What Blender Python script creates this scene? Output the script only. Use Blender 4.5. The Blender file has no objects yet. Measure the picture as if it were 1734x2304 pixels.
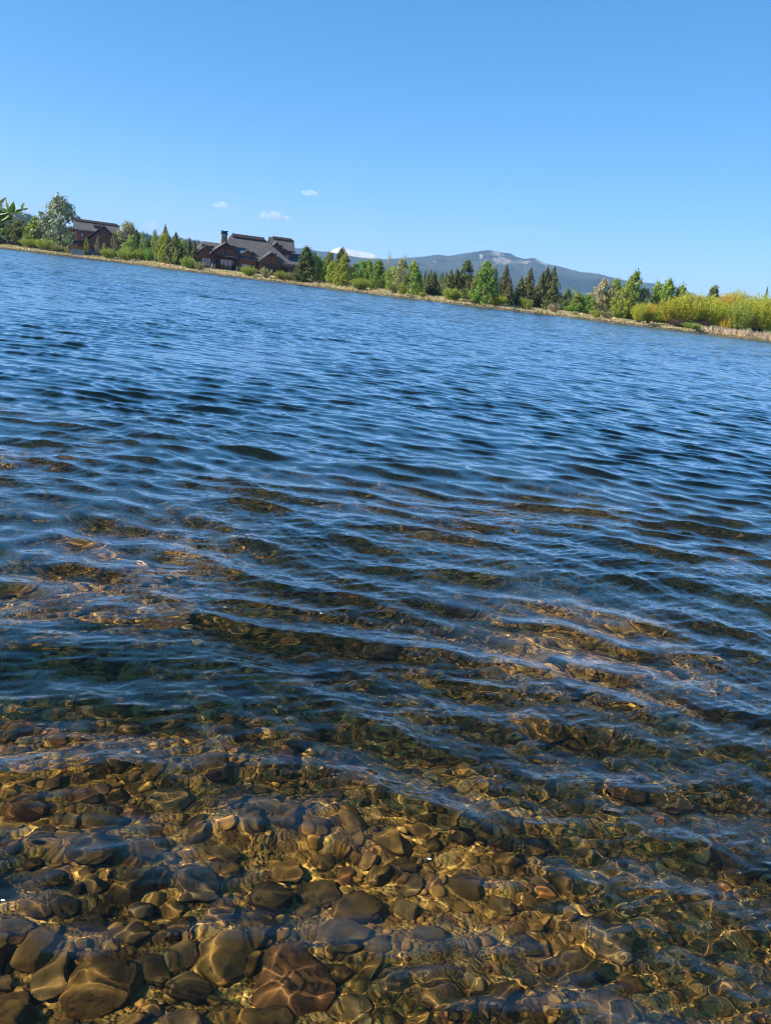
import bpy, bmesh, math, random
import numpy as np
from mathutils import Vector, Matrix, noise as mnoise

# ------------------------------------------------------------------ camera, world, sun
PW, PH = 1734.0, 2304.0
FPX, PITCH, ROLL, CAMH = 1731.0, math.radians(16.1), math.radians(6.74), 1.30
sc = bpy.context.scene
C = sc.collection
_F = Vector((0, math.cos(PITCH), -math.sin(PITCH)))
_R0 = Vector((1, 0, 0)); _U0 = Vector((0, math.sin(PITCH), math.cos(PITCH)))
_R = _R0 * math.cos(ROLL) + _U0 * math.sin(ROLL)
_U = _U0 * math.cos(ROLL) - _R0 * math.sin(ROLL)
CAM = Vector((0, 0, CAMH))
cd = bpy.data.cameras.new('camera'); cam = bpy.data.objects.new('camera', cd); C.objects.link(cam)
m = Matrix((( _R.x, _U.x, -_F.x, 0), (_R.y, _U.y, -_F.y, 0), (_R.z, _U.z, -_F.z, 0), (0, 0, 0, 1)))
cam.matrix_world = Matrix.Translation(CAM) @ m
cd.sensor_fit = 'VERTICAL'; cd.sensor_height = 24.0; cd.sensor_width = 24.0 * PW / PH
cd.lens = 24.0 * FPX / PH
cd.clip_start = 0.05; cd.clip_end = 60000
sc.camera = cam

SUN_AZ, SUN_EL = math.radians(-110), math.radians(35)      # azimuth from +Y, clockwise (east positive)
sdir = Vector((math.sin(SUN_AZ) * math.cos(SUN_EL), math.cos(SUN_AZ) * math.cos(SUN_EL), math.sin(SUN_EL)))
w = bpy.data.worlds.new('World'); sc.world = w; w.use_nodes = True
nt = w.node_tree; nt.nodes.clear()
sky = nt.nodes.new('ShaderNodeTexSky'); sky.sky_type = 'NISHITA'; sky.sun_disc = False
sky.sun_elevation = SUN_EL; sky.sun_rotation = SUN_AZ
sky.altitude = 1500; sky.air_density = 0.5; sky.dust_density = 0.0; sky.ozone_density = 8.0
bg = nt.nodes.new('ShaderNodeBackground'); bg.inputs[1].default_value = 0.130
hs = nt.nodes.new('ShaderNodeHueSaturation'); hs.inputs['Saturation'].default_value = 1.0; hs.inputs['Value'].default_value = 1.0
ow = nt.nodes.new('ShaderNodeOutputWorld')
sp_ = nt.nodes.new('ShaderNodeSeparateColor'); cb_ = nt.nodes.new('ShaderNodeCombineColor'); nt.links.new(sky.outputs[0], sp_.inputs[0])
for i_, (gam_, mul_) in enumerate(((1.35, 1.13), (0.74, 1.56), (0.70, 1.80))):      # the phone camera's compressed, deep blue sky
    p_ = nt.nodes.new('ShaderNodeMath'); p_.operation = 'POWER'; p_.inputs[1].default_value = gam_; nt.links.new(sp_.outputs[i_], p_.inputs[0])
    q_ = nt.nodes.new('ShaderNodeMath'); q_.operation = 'MULTIPLY'; q_.inputs[1].default_value = mul_; nt.links.new(p_.outputs[0], q_.inputs[0])
    fl_ = nt.nodes.new('ShaderNodeMath'); fl_.operation = 'MAXIMUM'; fl_.inputs[1].default_value = (0.22, 1.0, 2.3)[i_]; nt.links.new(q_.outputs[0], fl_.inputs[0])
    nt.links.new(fl_.outputs[0], cb_.inputs[i_])
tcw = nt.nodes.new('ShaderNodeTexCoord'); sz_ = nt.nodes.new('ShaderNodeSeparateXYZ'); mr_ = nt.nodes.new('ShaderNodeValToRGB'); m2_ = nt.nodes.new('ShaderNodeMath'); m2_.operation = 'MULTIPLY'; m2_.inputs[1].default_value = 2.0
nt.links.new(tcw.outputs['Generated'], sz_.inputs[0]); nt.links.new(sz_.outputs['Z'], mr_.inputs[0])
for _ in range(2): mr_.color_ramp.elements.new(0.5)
for e_, (p_, v_) in zip(mr_.color_ramp.elements, ((0.325, 0.97), (0.39, 1.65), (0.50, 1.35), (0.70, 0.42))): e_.position = p_; e_.color = (v_ / 2.0,) * 3 + (1,)  # added bright band in the higher sky lifts water reflections; zenith dimmed
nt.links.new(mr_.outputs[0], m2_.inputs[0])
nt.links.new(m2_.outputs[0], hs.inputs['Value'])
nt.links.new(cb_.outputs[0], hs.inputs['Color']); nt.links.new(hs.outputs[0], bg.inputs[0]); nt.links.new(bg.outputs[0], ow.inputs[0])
sl = bpy.data.lights.new('sun', 'SUN'); sl.energy = 5.0; sl.angle = math.radians(0.53); sl.color = (1.0, 0.90, 0.74)
so = bpy.data.objects.new('sun', sl); C.objects.link(so); so.rotation_euler = sdir.to_track_quat('Z', 'Y').to_euler()
sc.view_settings.view_transform = 'Standard'; sc.view_settings.look = 'None'
sc.view_settings.exposure = 0.84; sc.view_settings.gamma = 1.0
cy = sc.cycles
cy.use_denoising = True
try: cy.denoiser = 'OPENIMAGEDENOISE'
except Exception: pass
cy.max_bounces = 10; cy.diffuse_bounces = 3; cy.glossy_bounces = 4; cy.transmission_bounces = 8; cy.transparent_max_bounces = 8; cy.volume_bounces = 2
cy.caustics_reflective = False; cy.caustics_refractive = True; cy.sample_clamp_indirect = 4.0
cy.blur_glossy = 0.0; cy.filter_width = 1.15
sl.cycles.is_caustics_light = True

random.seed(11); RNG = np.random.default_rng(11)

# ------------------------------------------------------------------ helpers
def ray(px, py):
    """direction through a pixel of the 1734x2304 photograph"""
    return (_F * FPX + _R * (px - PW / 2) + _U * (PH / 2 - py)).normalized()
def proj(p):
    v = Vector(p) - CAM; z = v.dot(_F)
    return (PW / 2 + FPX * v.dot(_R) / z, PH / 2 - FPX * v.dot(_U) / z)
def at_range(px, py, dist):
    """the point on that ray at a horizontal distance from the camera"""
    d = ray(px, py); k = dist / math.hypot(d.x, d.y); return CAM + d * k

def props(o, label=None, cat=None, group=None, kind=None):
    if label: o['label'] = label
    if cat: o['category'] = cat
    if group: o['group'] = group
    if kind: o['kind'] = kind
    return o
def mesh_np(name, co, faces=None, quads=None, smooth=True):
    """fast mesh from arrays; faces (n,3) or quads (n,4)"""
    me = bpy.data.meshes.new(name)
    f = quads if quads is not None else faces
    n = f.shape[1]
    me.vertices.add(len(co)); me.vertices.foreach_set('co', np.asarray(co, np.float32).ravel())
    me.loops.add(f.size); me.loops.foreach_set('vertex_index', f.astype(np.int32).ravel())
    me.polygons.add(len(f)); me.polygons.foreach_set('loop_start', (np.arange(len(f)) * n).astype(np.int32))
    me.polygons.foreach_set('loop_total', np.full(len(f), n, np.int32))
    me.polygons.foreach_set('use_smooth', np.full(len(f), smooth, bool))
    me.update(calc_edges=True); me.validate()
    return me
def link(name, me, mat=None, parent=None):
    o = bpy.data.objects.new(name, me); C.objects.link(o)
    if mat is not None and me is not None and not me.materials: me.materials.append(mat)
    if parent is not None: o.parent = parent
    return o
def grid_quads(nr, nc):
    i = np.arange((nr - 1) * (nc - 1)); r = i // (nc - 1); c = i % (nc - 1); a = r * nc + c
    return np.stack([a, a + 1, a + nc + 1, a + nc], 1)
def smoothstep(a, b, x):
    t = np.clip((x - a) / (b - a), 0, 1); return t * t * (3 - 2 * t)
# cheap vectorised value noise
_perm = RNG.random((256, 256)).astype(np.float64)
def vnoise(x, y):
    xi = np.floor(x).astype(int); yi = np.floor(y).astype(int); fx = x - xi; fy = y - yi
    fx = fx * fx * fx * (fx * (fx * 6 - 15) + 10); fy = fy * fy * fy * (fy * (fy * 6 - 15) + 10)
    g = lambda a, b: _perm[a % 256, b % 256]
    return (g(xi, yi) * (1 - fx) + g(xi + 1, yi) * fx) * (1 - fy) + (g(xi, yi + 1) * (1 - fx) + g(xi + 1, yi + 1) * fx) * fy
def fbm(x, y, o=4, lac=2.03, gain=0.5):
    s = 0; a = 1; t = 0
    for k in range(o):
        s = s + a * (vnoise(x * lac ** k + 17.3 * k, y * lac ** k + 9.1 * k) * 2 - 1); t += a; a *= gain
    return s / t

class NT:
    """small node-material builder"""
    def __init__(self, name):
        self.m = bpy.data.materials.new(name); self.m.use_nodes = True
        self.t = self.m.node_tree; self.t.nodes.clear()
        self.out = self.t.nodes.new('ShaderNodeOutputMaterial')
    def n(self, kind, ins=None, **kw):
        x = self.t.nodes.new('ShaderNode' + kind)
        for k, v in kw.items(): setattr(x, k, v)
        for k, v in (ins or {}).items():
            s = x.inputs[k]
            if hasattr(v, 'outputs'): self.t.links.new(v.outputs[0], s)
            elif hasattr(v, 'is_output'): self.t.links.new(v, s)
            else: s.default_value = v
        return x
    def ramp(self, fac, stops, interp='LINEAR'):
        x = self.t.nodes.new('ShaderNodeValToRGB'); x.color_ramp.interpolation = interp
        e = x.color_ramp.elements
        while len(e) < len(stops): e.new(0.5)
        for q, (p, c) in zip(e, stops):
            q.position = p; q.color = (*c, 1) if len(c) == 3 else c
        self.t.links.new(fac.outputs[0] if hasattr(fac, 'outputs') else fac, x.inputs[0]); return x
    def done(self, shader, disp=None):
        self.t.links.new(shader.outputs[0], self.out.inputs[0]); return self.m
def G(v): return (v, v, v)
# ------------------------------------------------------------------ lake: shoreline, bed, water
# far shoreline read as (pixel x, distance in metres); the bank bulges towards the camera on the right
SHORE_PX = [(-900, 240), (-300, 230), (0, 222), (153, 216), (238, 208), (302, 199), (365, 184), (427, 177), (500, 175), (588, 169), (650, 168), (700, 161), (767, 155), (866, 143), (950, 142), (1080, 142), (1200, 146), (1366, 148), (1600, 152), (1734, 155), (2050, 156), (2600, 150)]
def az_of(px):
    py = 547 + px * 0.1182; d = ray(px, py); return math.atan2(d.x, d.y)
_saz = np.array([az_of(p) for p, _ in SHORE_PX]); _sd = np.array([float(d) for _, d in SHORE_PX])
def shore_dist(az):
    return np.interp(az, _saz, _sd) + 0.7 * np.sin(np.asarray(az) * 90) + 0.5 * np.sin(np.asarray(az) * 233 + 1)
def land_z(x, y):
    """height of the far land"""
    x = np.asarray(x, float); y = np.asarray(y, float)
    r = np.hypot(x, y); s = r - shore_dist(np.arctan2(x, y))
    z = np.where(s < 0, np.maximum(s * 0.25, -3.0), 0.30 * smoothstep(0, 1.0, s) + 0.62 * smoothstep(0.8, 11, s) + 0.25 * smoothstep(14, 40, s))
    return z + np.where(s > 1, 0.06 * fbm(x * 0.25, y * 0.25, 3), 0)
def lz(x, y): return float(land_z(np.array([x]), np.array([y]))[0])
def bed_z(x, y):
    x = np.asarray(x, float); y = np.asarray(y, float)
    near = np.where(y < 0.9, -0.17 + (0.9 - y) * 0.30, -0.16 - 0.070 * (y - 0.9))
    near = np.where(y > 2.9, -0.30 - (y - 2.9) * 0.13 - np.maximum(y - 7.0, 0) * 0.14, near)
    near = np.where(y < -0.5, 0.25 + (-0.5 - y) * 0.12, near)
    near = np.maximum(near, -3.2)
    near = near + (0.035 * fbm(x * 1.1 + 3, y * 1.1, 3) + 0.030 * (0.5 - np.abs(fbm(x * 2.3, y * 2.6 + 8, 2)) * 2) * smoothstep(1.2, 2.2, y + np.maximum(x, 0))) * smoothstep(-3, 0.5, y) + 0.02 * x * smoothstep(8, 0, np.abs(x)) * 0
    return near
def fan(nr_rho, phis):
    R_, P_ = np.meshgrid(nr_rho, phis, indexing='ij')
    return R_ * np.sin(P_), R_ * np.cos(P_), R_
# wave set (wavelength, direction of travel, slope)
_w = []
for k in range(96):
    t = (k + RNG.random()) / 96.0
    lam = 0.032 * (2.4 / 0.032) ** t
    spread = math.radians(17 + 24 * (1 - t))
    th = math.radians(-90 + 12) + RNG.normal() * spread
    slope = 0.013 + 0.041 * math.exp(-(math.log(lam / 0.27) / 0.62) ** 2)
    if lam < 0.09: slope *= 1.7
    _w.append((lam, th, slope, RNG.random() * 6.283))
def waves(x, y, spacing):
    z = np.zeros_like(x); dx = np.zeros_like(x); dy = np.zeros_like(x)
    rho = np.hypot(x, y)
    gust = 0.5 + 1.0 * vnoise(x * 0.35 + 40, y * 0.16 + 7)
    capm = smoothstep(0.35, 0.75, vnoise(x * 1.3 + 5, y * 1.3 + 60)) * 1.2 + 0.15 + 0.1 * smoothstep(2.0, 5.0, y)
    calm = 0.80 + 0.20 * smoothstep(1.2, 4.0, y)
    gust = gust * (0.8 + 0.45 * smoothstep(10, 60, rho) * fbm(x * 0.03, y * 0.012 + 5, 3) + 0.2 * smoothstep(10, 60, rho))
    # slow bending of the crests
    bx = 0.25 * fbm(x * 0.45, y * 0.45 + 9, 2); by = 0.25 * fbm(x * 0.45 + 31, y * 0.45, 2)
    for lam, th, s, ph in _w:
        k = 2 * math.pi / lam; a = s / k
        cx, cy_ = math.cos(th), math.sin(th)
        wt = smoothstep(1.35, 2.7, lam / spacing)
        wt = wt * (1 - 0.20 * smoothstep(7, 20, rho) + 0.45 * smoothstep(25, 90, rho))
        if lam > 0.75: wt = wt * (0.5 + 1.3 * smoothstep(10, 45, rho))
        if lam < 0.12: wt = wt * capm
        elif lam < 0.5: wt = wt * gust * (0.35 + 0.65 * calm)
        else: wt = wt * calm
        arg = k * ((x + bx) * cx + (y + by) * cy_) + ph
        z += a * wt * np.sin(arg); c = 0.95 * a * wt * np.cos(arg)
        dx += cx * c; dy += cy_ * c
    return x + dx, y + dy, z
rho = [0.15]
while rho[-1] < 262: rho.append(rho[-1] + min(0.24, max(0.0060, rho[-1] * 0.0031)))
rho = np.array(rho)
inner = np.linspace(-math.radians(34), math.radians(34), 960)
step = inner[1] - inner[0]
outer = [inner[-1]]
while outer[-1] < math.radians(80): outer.append(outer[-1] + step * 1.0 + (outer[-1] - inner[-1]) * 0.06)
outer = np.array(outer[1:])
phis = np.concatenate([-outer[::-1], inner, outer])
X, Y, Rr = fan(rho, phis)
sp_r = np.gradient(rho)[:, None] * np.ones_like(X)
sp_p = np.gradient(phis)[None, :] * Rr
spacing = np.maximum(np.minimum(sp_r, sp_r), sp_p * 0.8)
wx, wy, wz = waves(X, Y, spacing)
co = np.stack([wx, wy, wz], -1).reshape(-1, 3)
q = grid_quads(len(rho), len(phis))
print('water verts', len(co), 'rows', len(rho))
me = mesh_np('water', co, quads=q)
N = NT('lake_water')
tc = N.n('NewGeometry')
mp = N.n('Mapping', {'Vector': tc.outputs['Position'], 'Scale': (1.0, 1.5, 1.0)})
n1 = N.n('TexNoise', {'Vector': mp, 'Scale': 3.5, 'Detail': 3.0, 'Roughness': 0.6})
cdat = N.n('CameraData')
dist = N.n('VectorMath', {0: tc.outputs['Position']}, operation='LENGTH')
bst = N.n('MapRange', {'Value': dist.outputs['Value'], 'From Min': 7.0, 'From Max': 50.0, 'To Min': 0.0, 'To Max': 1.0})
bmp = N.n('Bump', {'Height': n1, 'Strength': bst, 'Distance': 0.08})
rgh = N.n('MapRange', {'Value': dist.outputs['Value'], 'From Min': 12.0, 'From Max': 110.0, 'To Min': 0.0, 'To Max': 0.05})
pr = N.n('BsdfPrincipled', {'Base Color': (1.0, 0.96, 0.84, 1), 'Roughness': rgh, 'Normal': bmp, 'IOR': 1.37, 'Transmission Weight': 1.0})
fr_ = N.n('Fresnel', {'IOR': 1.333, 'Normal': bmp})
fm_ = N.n('MapRange', {'Value': fr_, 'From Min': 0.09, 'From Max': 0.5, 'To Min': 0.0, 'To Max': 0.50})
gs_ = N.n('BsdfGlossy', {'Color': (1, 1, 1, 1), 'Roughness': rgh, 'Normal': bmp})
ms_ = N.n('MixShader', {0: fm_}); N.t.links.new(pr.outputs[0], ms_.inputs[1]); N.t.links.new(gs_.outputs[0], ms_.inputs[2])
N.done(ms_)
water = props(link('water', me, N.m), kind='structure')
water.cycles.is_caustics_caster = True

# lake bed
bx = []
r_ = [0.0]
ys = [-9.0]
while ys[-1] < 300: ys.append(ys[-1] + (0.03 if -0.5 < ys[-1] < 6 else max(0.05, abs(ys[-1]) * 0.035)))
ys = np.array(ys)
tx = np.linspace(-1, 1, 420)
YY, TT = np.meshgrid(ys, tx, indexing='ij')
XX = TT * (3.5 + 1.1 * np.abs(YY)) * (0.35 + 0.65 * np.abs(TT))
ZZ = bed_z(XX, YY) + 0.018 * fbm(XX * 7, YY * 7, 4) * smoothstep(12, 5, YY)
me = mesh_np('lake_bed', np.stack([XX, YY, ZZ], -1).reshape(-1, 3), quads=grid_quads(len(ys), 420))
N = NT('bed_gravel')
g = N.n('NewGeometry')
v1 = N.n('TexVoronoi', {'Vector': g.outputs['Position'], 'Scale': 34.0})
v2 = N.n('TexVoronoi', {'Vector': g.outputs['Position'], 'Scale': 90.0})
nn = N.n('TexNoise', {'Vector': g.outputs['Position'], 'Scale': 1.6, 'Detail': 5.0})
sep = N.n('SeparateColor', {'Color': v1.outputs['Color']})
c1 = N.ramp(sep.outputs[0], [(0.0, (0.18, 0.10, 0.025)), (0.4, (0.38, 0.23, 0.055)), (0.75, (0.58, 0.37, 0.09)), (1.0, (0.66, 0.45, 0.14))])
c2 = N.ramp(nn, [(0.36, (0.5, 0.48, 0.42)), (0.62, (1, 1, 1))])
mx = N.n('Mix', {'Factor': 1.0, 'A': (1, 1, 1, 1)}, data_type='RGBA', blend_type='MULTIPLY')
N.t.links.new(c1.outputs[0], mx.inputs[6]); N.t.links.new(c2.outputs[0], mx.inputs[7])
sy = N.n('SeparateXYZ', {'Vector': g.outputs['Position']})
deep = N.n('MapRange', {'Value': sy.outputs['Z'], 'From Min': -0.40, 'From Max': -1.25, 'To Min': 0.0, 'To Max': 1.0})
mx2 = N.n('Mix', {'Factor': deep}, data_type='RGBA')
N.t.links.new(mx.outputs[2], mx2.inputs[6]); mx2.inputs[7].default_value = (0.095, 0.115, 0.080, 1)  # deep silt; the water's dimming and upwelling light are put into its colour
hb = N.n('Math', {0: v1.outputs['Distance'], 1: v2.outputs['Distance']}, operation='ADD')
bp = N.n('Bump', {'Height': hb, 'Strength': 0.7, 'Distance': 0.02}, invert=True)
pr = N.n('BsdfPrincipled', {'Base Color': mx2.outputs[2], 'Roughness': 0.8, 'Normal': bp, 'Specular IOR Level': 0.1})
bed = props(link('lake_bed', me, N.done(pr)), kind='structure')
bed.cycles.is_caustics_receiver = True
# ------------------------------------------------------------------ far land, mountains
def terrain_fan(name, az0, az1, naz, dists, zf, mat):
    A = np.linspace(az0, az1, naz)
    X = np.zeros((len(dists), naz)); Y = X.copy()
    for i, dd in enumerate(dists):
        r = dd(A) if callable(dd) else np.full(naz, dd)
        X[i] = r * np.sin(A); Y[i] = r * np.cos(A)
    Z = zf(X, Y)
    me = mesh_np(name, np.stack([X, Y, Z], -1).reshape(-1, 3), quads=grid_quads(len(dists), naz))
    return props(link(name, me, mat), kind='structure')
N = NT('dry_grass_bank')
g = N.n('NewGeometry')
n1 = N.n('TexNoise', {'Vector': g.outputs['Position'], 'Scale': 0.16, 'Detail': 5.0, 'Roughness': 0.6})
n2 = N.n('TexNoise', {'Vector': g.outputs['Position'], 'Scale': 2.2, 'Detail': 4.0, 'Roughness': 0.7})
n3 = N.n('TexNoise', {'Vector': g.outputs['Position'], 'Scale': 0.9, 'Detail': 2.0})
ad = N.n('Math', {0: n1, 1: N.n('Math', {0: n2, 1: 0.45}, operation='MULTIPLY')}, operation='ADD')
c1 = N.ramp(ad, [(0.50, (0.14, 0.17, 0.035)), (0.66, (0.30, 0.27, 0.08)), (0.78, (0.42, 0.33, 0.14)), (0.92, (0.48, 0.36, 0.19))])
sz = N.n('SeparateXYZ', {'Vector': g.outputs['Position']})
edge = N.ramp(N.n('Math', {0: sz.outputs['Z'], 1: N.n('Math', {0: n3, 1: 0.5}, operation='MULTIPLY')}, operation='SUBTRACT'), [(0.0, G(1)), (0.16, G(0))])
mxx = N.n('Mix', {'Factor': edge}, data_type='RGBA')
N.t.links.new(c1.outputs[0], mxx.inputs[6]); mxx.inputs[7].default_value = (0.10, 0.075, 0.045, 1)
bp = N.n('Bump', {'Height': n2, 'Strength': 1.0, 'Distance': 0.35})
pr = N.n('BsdfPrincipled', {'Base Color': mxx.outputs[2], 'Roughness': 0.95, 'Normal': bp, 'Specular IOR Level': 0.1})
bank_mat = N.done(pr)
offs = [-12, -6, -3, -1.5, -0.6, 0, .25, .5, .8, 1.2, 1.8, 2.5, 3.5, 4.5, 6, 8, 10, 12.5, 16, 20, 26, 33, 42, 60, 90, 150, 300, 600, 1200, 2500, 5000, 9000, 17000]
terrain_fan('ground', math.radians(-80), math.radians(80), 1500, [(lambda A, o=o: shore_dist(A) + o) for o in offs], land_z, bank_mat)

def forest_mat(name, dark, light, rock=None, rock_lo=0.0, rock_hi=1.0, sc_=0.02, snow=None):
    N = NT(name); g = N.n('NewGeometry')
    a = N.n('TexNoise', {'Vector': g.outputs['Position'], 'Scale': sc_, 'Detail': 8.0, 'Roughness': 0.75})
    b = N.n('TexNoise', {'Vector': g.outputs['Position'], 'Scale': sc_ * 0.12, 'Detail': 4.0})
    c = N.ramp(N.n('Math', {0: a, 1: b}, operation='ADD'), [(0.82, dark), (1.15, light)])
    col = c.outputs[0]
    if rock:
        at = N.n('Attribute', attribute_name='rock')
        rn = N.n('TexNoise', {'Vector': N.n('Mapping', {'Vector': g.outputs['Position'], 'Scale': (1, 1, 0.35)}), 'Scale': sc_ * 1.6, 'Detail': 6.0, 'Roughness': 0.7})
        sm = N.n('Math', {0: at.outputs['Fac'], 1: rn}, operation='ADD')
        f = N.ramp(sm, [(1.02, G(0)), (1.10, G(1))])
        x = N.n('Mix', {'Factor': f}, data_type='RGBA'); N.t.links.new(col, x.inputs[6]); x.inputs[7].default_value = (*rock, 1)
        # the ramp only spans 0..1, so scale the sum down first
        N.t.links.remove(sm.outputs[0].links[0])
        h = N.n('Math', {0: sm, 1: 0.5}, operation='MULTIPLY'); N.t.links.new(h.outputs[0], f.inputs[0])
        f.color_ramp.elements[0].position = 0.455; f.color_ramp.elements[1].position = 0.49
        col = x.outputs[2]
    h2 = N.n('Math', {0: N.n('Attribute', attribute_name='rock').outputs['Fac'], 1: 1.0}, operation='MULTIPLY')
    pr = N.n('BsdfPrincipled', {'Base Color': col, 'Roughness': 1.0, 'Specular IOR Level': 0.0})
    return N.done(pr)

def ridge(name, sky_px, dist, depth, mat, tree_h, rocks=None, dens=3000, rough=0.09, foot=0.35):
    """a mountain whose crest passes through the given pixels at distance dist; foot 'depth' metres nearer"""
    px = np.array([p for p, _ in sky_px], float)
    az = np.array([math.atan2(ray(p, y).x, ray(p, y).y) for p, y in sky_px])
    hz = np.array([at_range(p, y, dist).z for p, y in sky_px])
    o_ = np.argsort(az); az = az[o_]; hz = hz[o_]
    A = np.linspace(az[0], az[-1], dens)
    crest = np.interp(A, az, hz)
    kern = np.ones(7) / 7; crest = np.convolve(np.pad(crest, 3, 'edge'), kern, 'valid')
    T = np.concatenate([np.linspace(0, 1, 60), np.linspace(1.04, 2.0, 14)])       # 0 foot, 1 crest, 2 far foot
    AA, TT = np.meshgrid(A, T, indexing='xy')
    R_ = dist + (TT - 1) * depth + dist * 0.01 * fbm(AA * 60, TT * 0, 2)
    prof = np.where(TT <= 1, TT ** 1.15, 1 - (TT - 1) ** 1.3)
    X = R_ * np.sin(AA); Y = R_ * np.cos(AA)
    gul = fbm(X / (depth * 0.18), Y / (depth * 0.35), 5)
    side = np.minimum(1, np.abs(1 - TT) * 4)
    Z = crest[None, :] * (prof + rough * gul * side * (1 - np.abs(1 - TT)) * 2.5)
    Z = np.where(TT <= 0.001, -1.0, Z); Z = np.where(TT >= 1.999, -1.0, Z)
    # tree tops along the whole surface: fine spiky relief
    sp = RNG.random(Z.shape) ** 3
    Z = Z + tree_h * sp * (TT > 0.02)
    me = mesh_np(name, np.stack([X, Y, Z], -1).reshape(-1, 3), quads=grid_quads(len(T), dens))
    att = me.attributes.new('rock', 'FLOAT', 'POINT'); v = np.zeros(X.shape)
    if rocks:
        for (cx, cy, rx, ry, s) in rocks:      # patches of bare rock or snow, in azimuth / share of the slope
            ca = az_of(cx)
            v = np.maximum(v, s * np.exp(-((AA - ca) / rx) ** 2 - ((TT - cy) / ry) ** 2))
    att.data.foreach_set('value', v.ravel().astype(np.float32))
    return props(link(name, me, mat), kind='structure')

far_forest = forest_mat('far_forest', (0.003, 0.010, 0.008), (0.10, 0.11, 0.07), rock=(0.62, 0.52, 0.48), sc_=0.012)
R_SKY = [(700, 634), (760, 620), (820, 600), (860, 588), (882, 583), (908, 581), (950, 578.7), (986, 574), (1008, 577), (1053, 569), (1075, 566.5), (1098, 564), (1116, 566), (1134, 570), (1148, 571.5), (1161, 579), (1181, 583), (1195, 581), (1200, 580.6), (1211, 585), (1227, 594), (1258, 600.5), (1303, 612), (1348, 617.7), (1391, 628.5), (1430, 636), (1474, 639), (1504, 639), (1520, 646), (1540, 655), (1570, 668), (1620, 690), (1700, 726), (1760, 752)]
ridge('forested_mountain', R_SKY, 6600, 2800, far_forest, 11, rocks=[(1100, 0.95, 0.020, 0.10, 0.52), (1110, 0.80, 0.020, 0.20, 0.50), (1068, 0.86, 0.004, 0.12, 0.55), (1130, .8, .022, .14, .53), (1165, .9, .02, .08, .5), (1202, 0.97, 0.012, 0.06, 0.62), (1150, 0.9, 0.01, 0.05, .5), (1315, 0.42, 0.02, 0.06, 0.42), (955, .8, .03, .05, .38), (1278, .75, .01, .03, .42), (1230, .95, .012, .03, .45)])
M_SKY = [(560, 590), (600, 568), (640, 560), (663, 558.7), (686, 559.6), (722, 566), (740, 567.5), (770, 573), (798, 578.6), (830, 582), (866, 584), (882, 583.5), (930, 596), (1000, 640), (1050, 672)]
ridge('middle_ridge', M_SKY, 7200, 2200, far_forest, 12, rough=0.08)
snow = forest_mat('snow_slope', (0.10, 0.12, 0.13), (0.16, 0.17, 0.18), rock=(0.86, 0.86, 0.88), sc_=0.02)
S_SKY = [(690, 578), (715, 571), (742, 566), (756, 558.7), (767, 556.4), (785, 561), (821, 567), (844, 573.5), (864, 583.5), (885, 592), (905, 605)]
ridge('snow_mountain', S_SKY, 8100, 1300, snow, 5, rocks=[(770, 1.0, 0.06, 0.6, 0.80), (830, 1.0, 0.06, 0.6, 0.75)], dens=900, rough=0.03)
L_SKY = [(-260, 500), (-140, 478), (-60, 470), (0, 474), (36, 481), (60, 486), (80, 492), (97, 499), (150, 515), (200, 520), (250, 522), (313, 528), (330, 531), (343, 534), (380, 538), (412, 542), (449, 547.6), (520, 560), (600, 575), (680, 592)]
near_forest = forest_mat('hill_forest', (0.014, 0.030, 0.012), (0.045, 0.07, 0.025), rock=(0.2, 0.2, 0.15), sc_=0.05)
ridge('wooded_hill', L_SKY, 2600, 1200, near_forest, 13, dens=1500, rough=0.04)
# ------------------------------------------------------------------ trees and shrubs (across the lake)
def leaf_mat(name, cols, transl=0.25, rough=0.6, spread=1.0):
    N = NT(name); g = N.n('NewGeometry'); oi = N.n('ObjectInfo')
    v = N.n('Math', {0: g.outputs['Random Per Island'], 1: 1.0}, operation='MULTIPLY')
    st = [(i / (len(cols) - 1), c) for i, c in enumerate(cols)]
    c = N.ramp(v, st)
    hv = N.n('HueSaturation', {'Hue': N.n('MapRange', {'Value': oi.outputs['Random'], 'To Min': 0.485, 'To Max': 0.515}), 'Value': N.n('MapRange', {'Value': oi.outputs['Random'], 'To Min': 1.4, 'To Max': 1.85}), 'Color': c})
    d = N.n('BsdfPrincipled', {'Base Color': hv, 'Roughness': rough, 'Specular IOR Level': 0.25})
    t = N.n('BsdfTranslucent', {'Color': hv})
    mx = N.n('MixShader', {0: transl}); N.t.links.new(d.outputs[0], mx.inputs[1]); N.t.links.new(t.outputs[0], mx.inputs[2])
    return N.done(mx)
def bark_mat(name, c1, c2, sc_=6):
    N = NT(name); tc = N.n('TexCoord')
    n = N.n('TexNoise', {'Vector': tc.outputs['Object'], 'Scale': float(sc_), 'Detail': 4.0})
    c = N.ramp(n, [(0.35, c1), (0.65, c2)])
    return N.done(N.n('BsdfPrincipled', {'Base Color': c, 'Roughness': 0.9, 'Specular IOR Level': 0.1}))
BARK = bark_mat('brown_bark', (0.09, 0.065, 0.045), (0.17, 0.13, 0.10))
PALE = bark_mat('pale_bark', (0.30, 0.28, 0.22), (0.50, 0.47, 0.38), 3)
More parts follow.
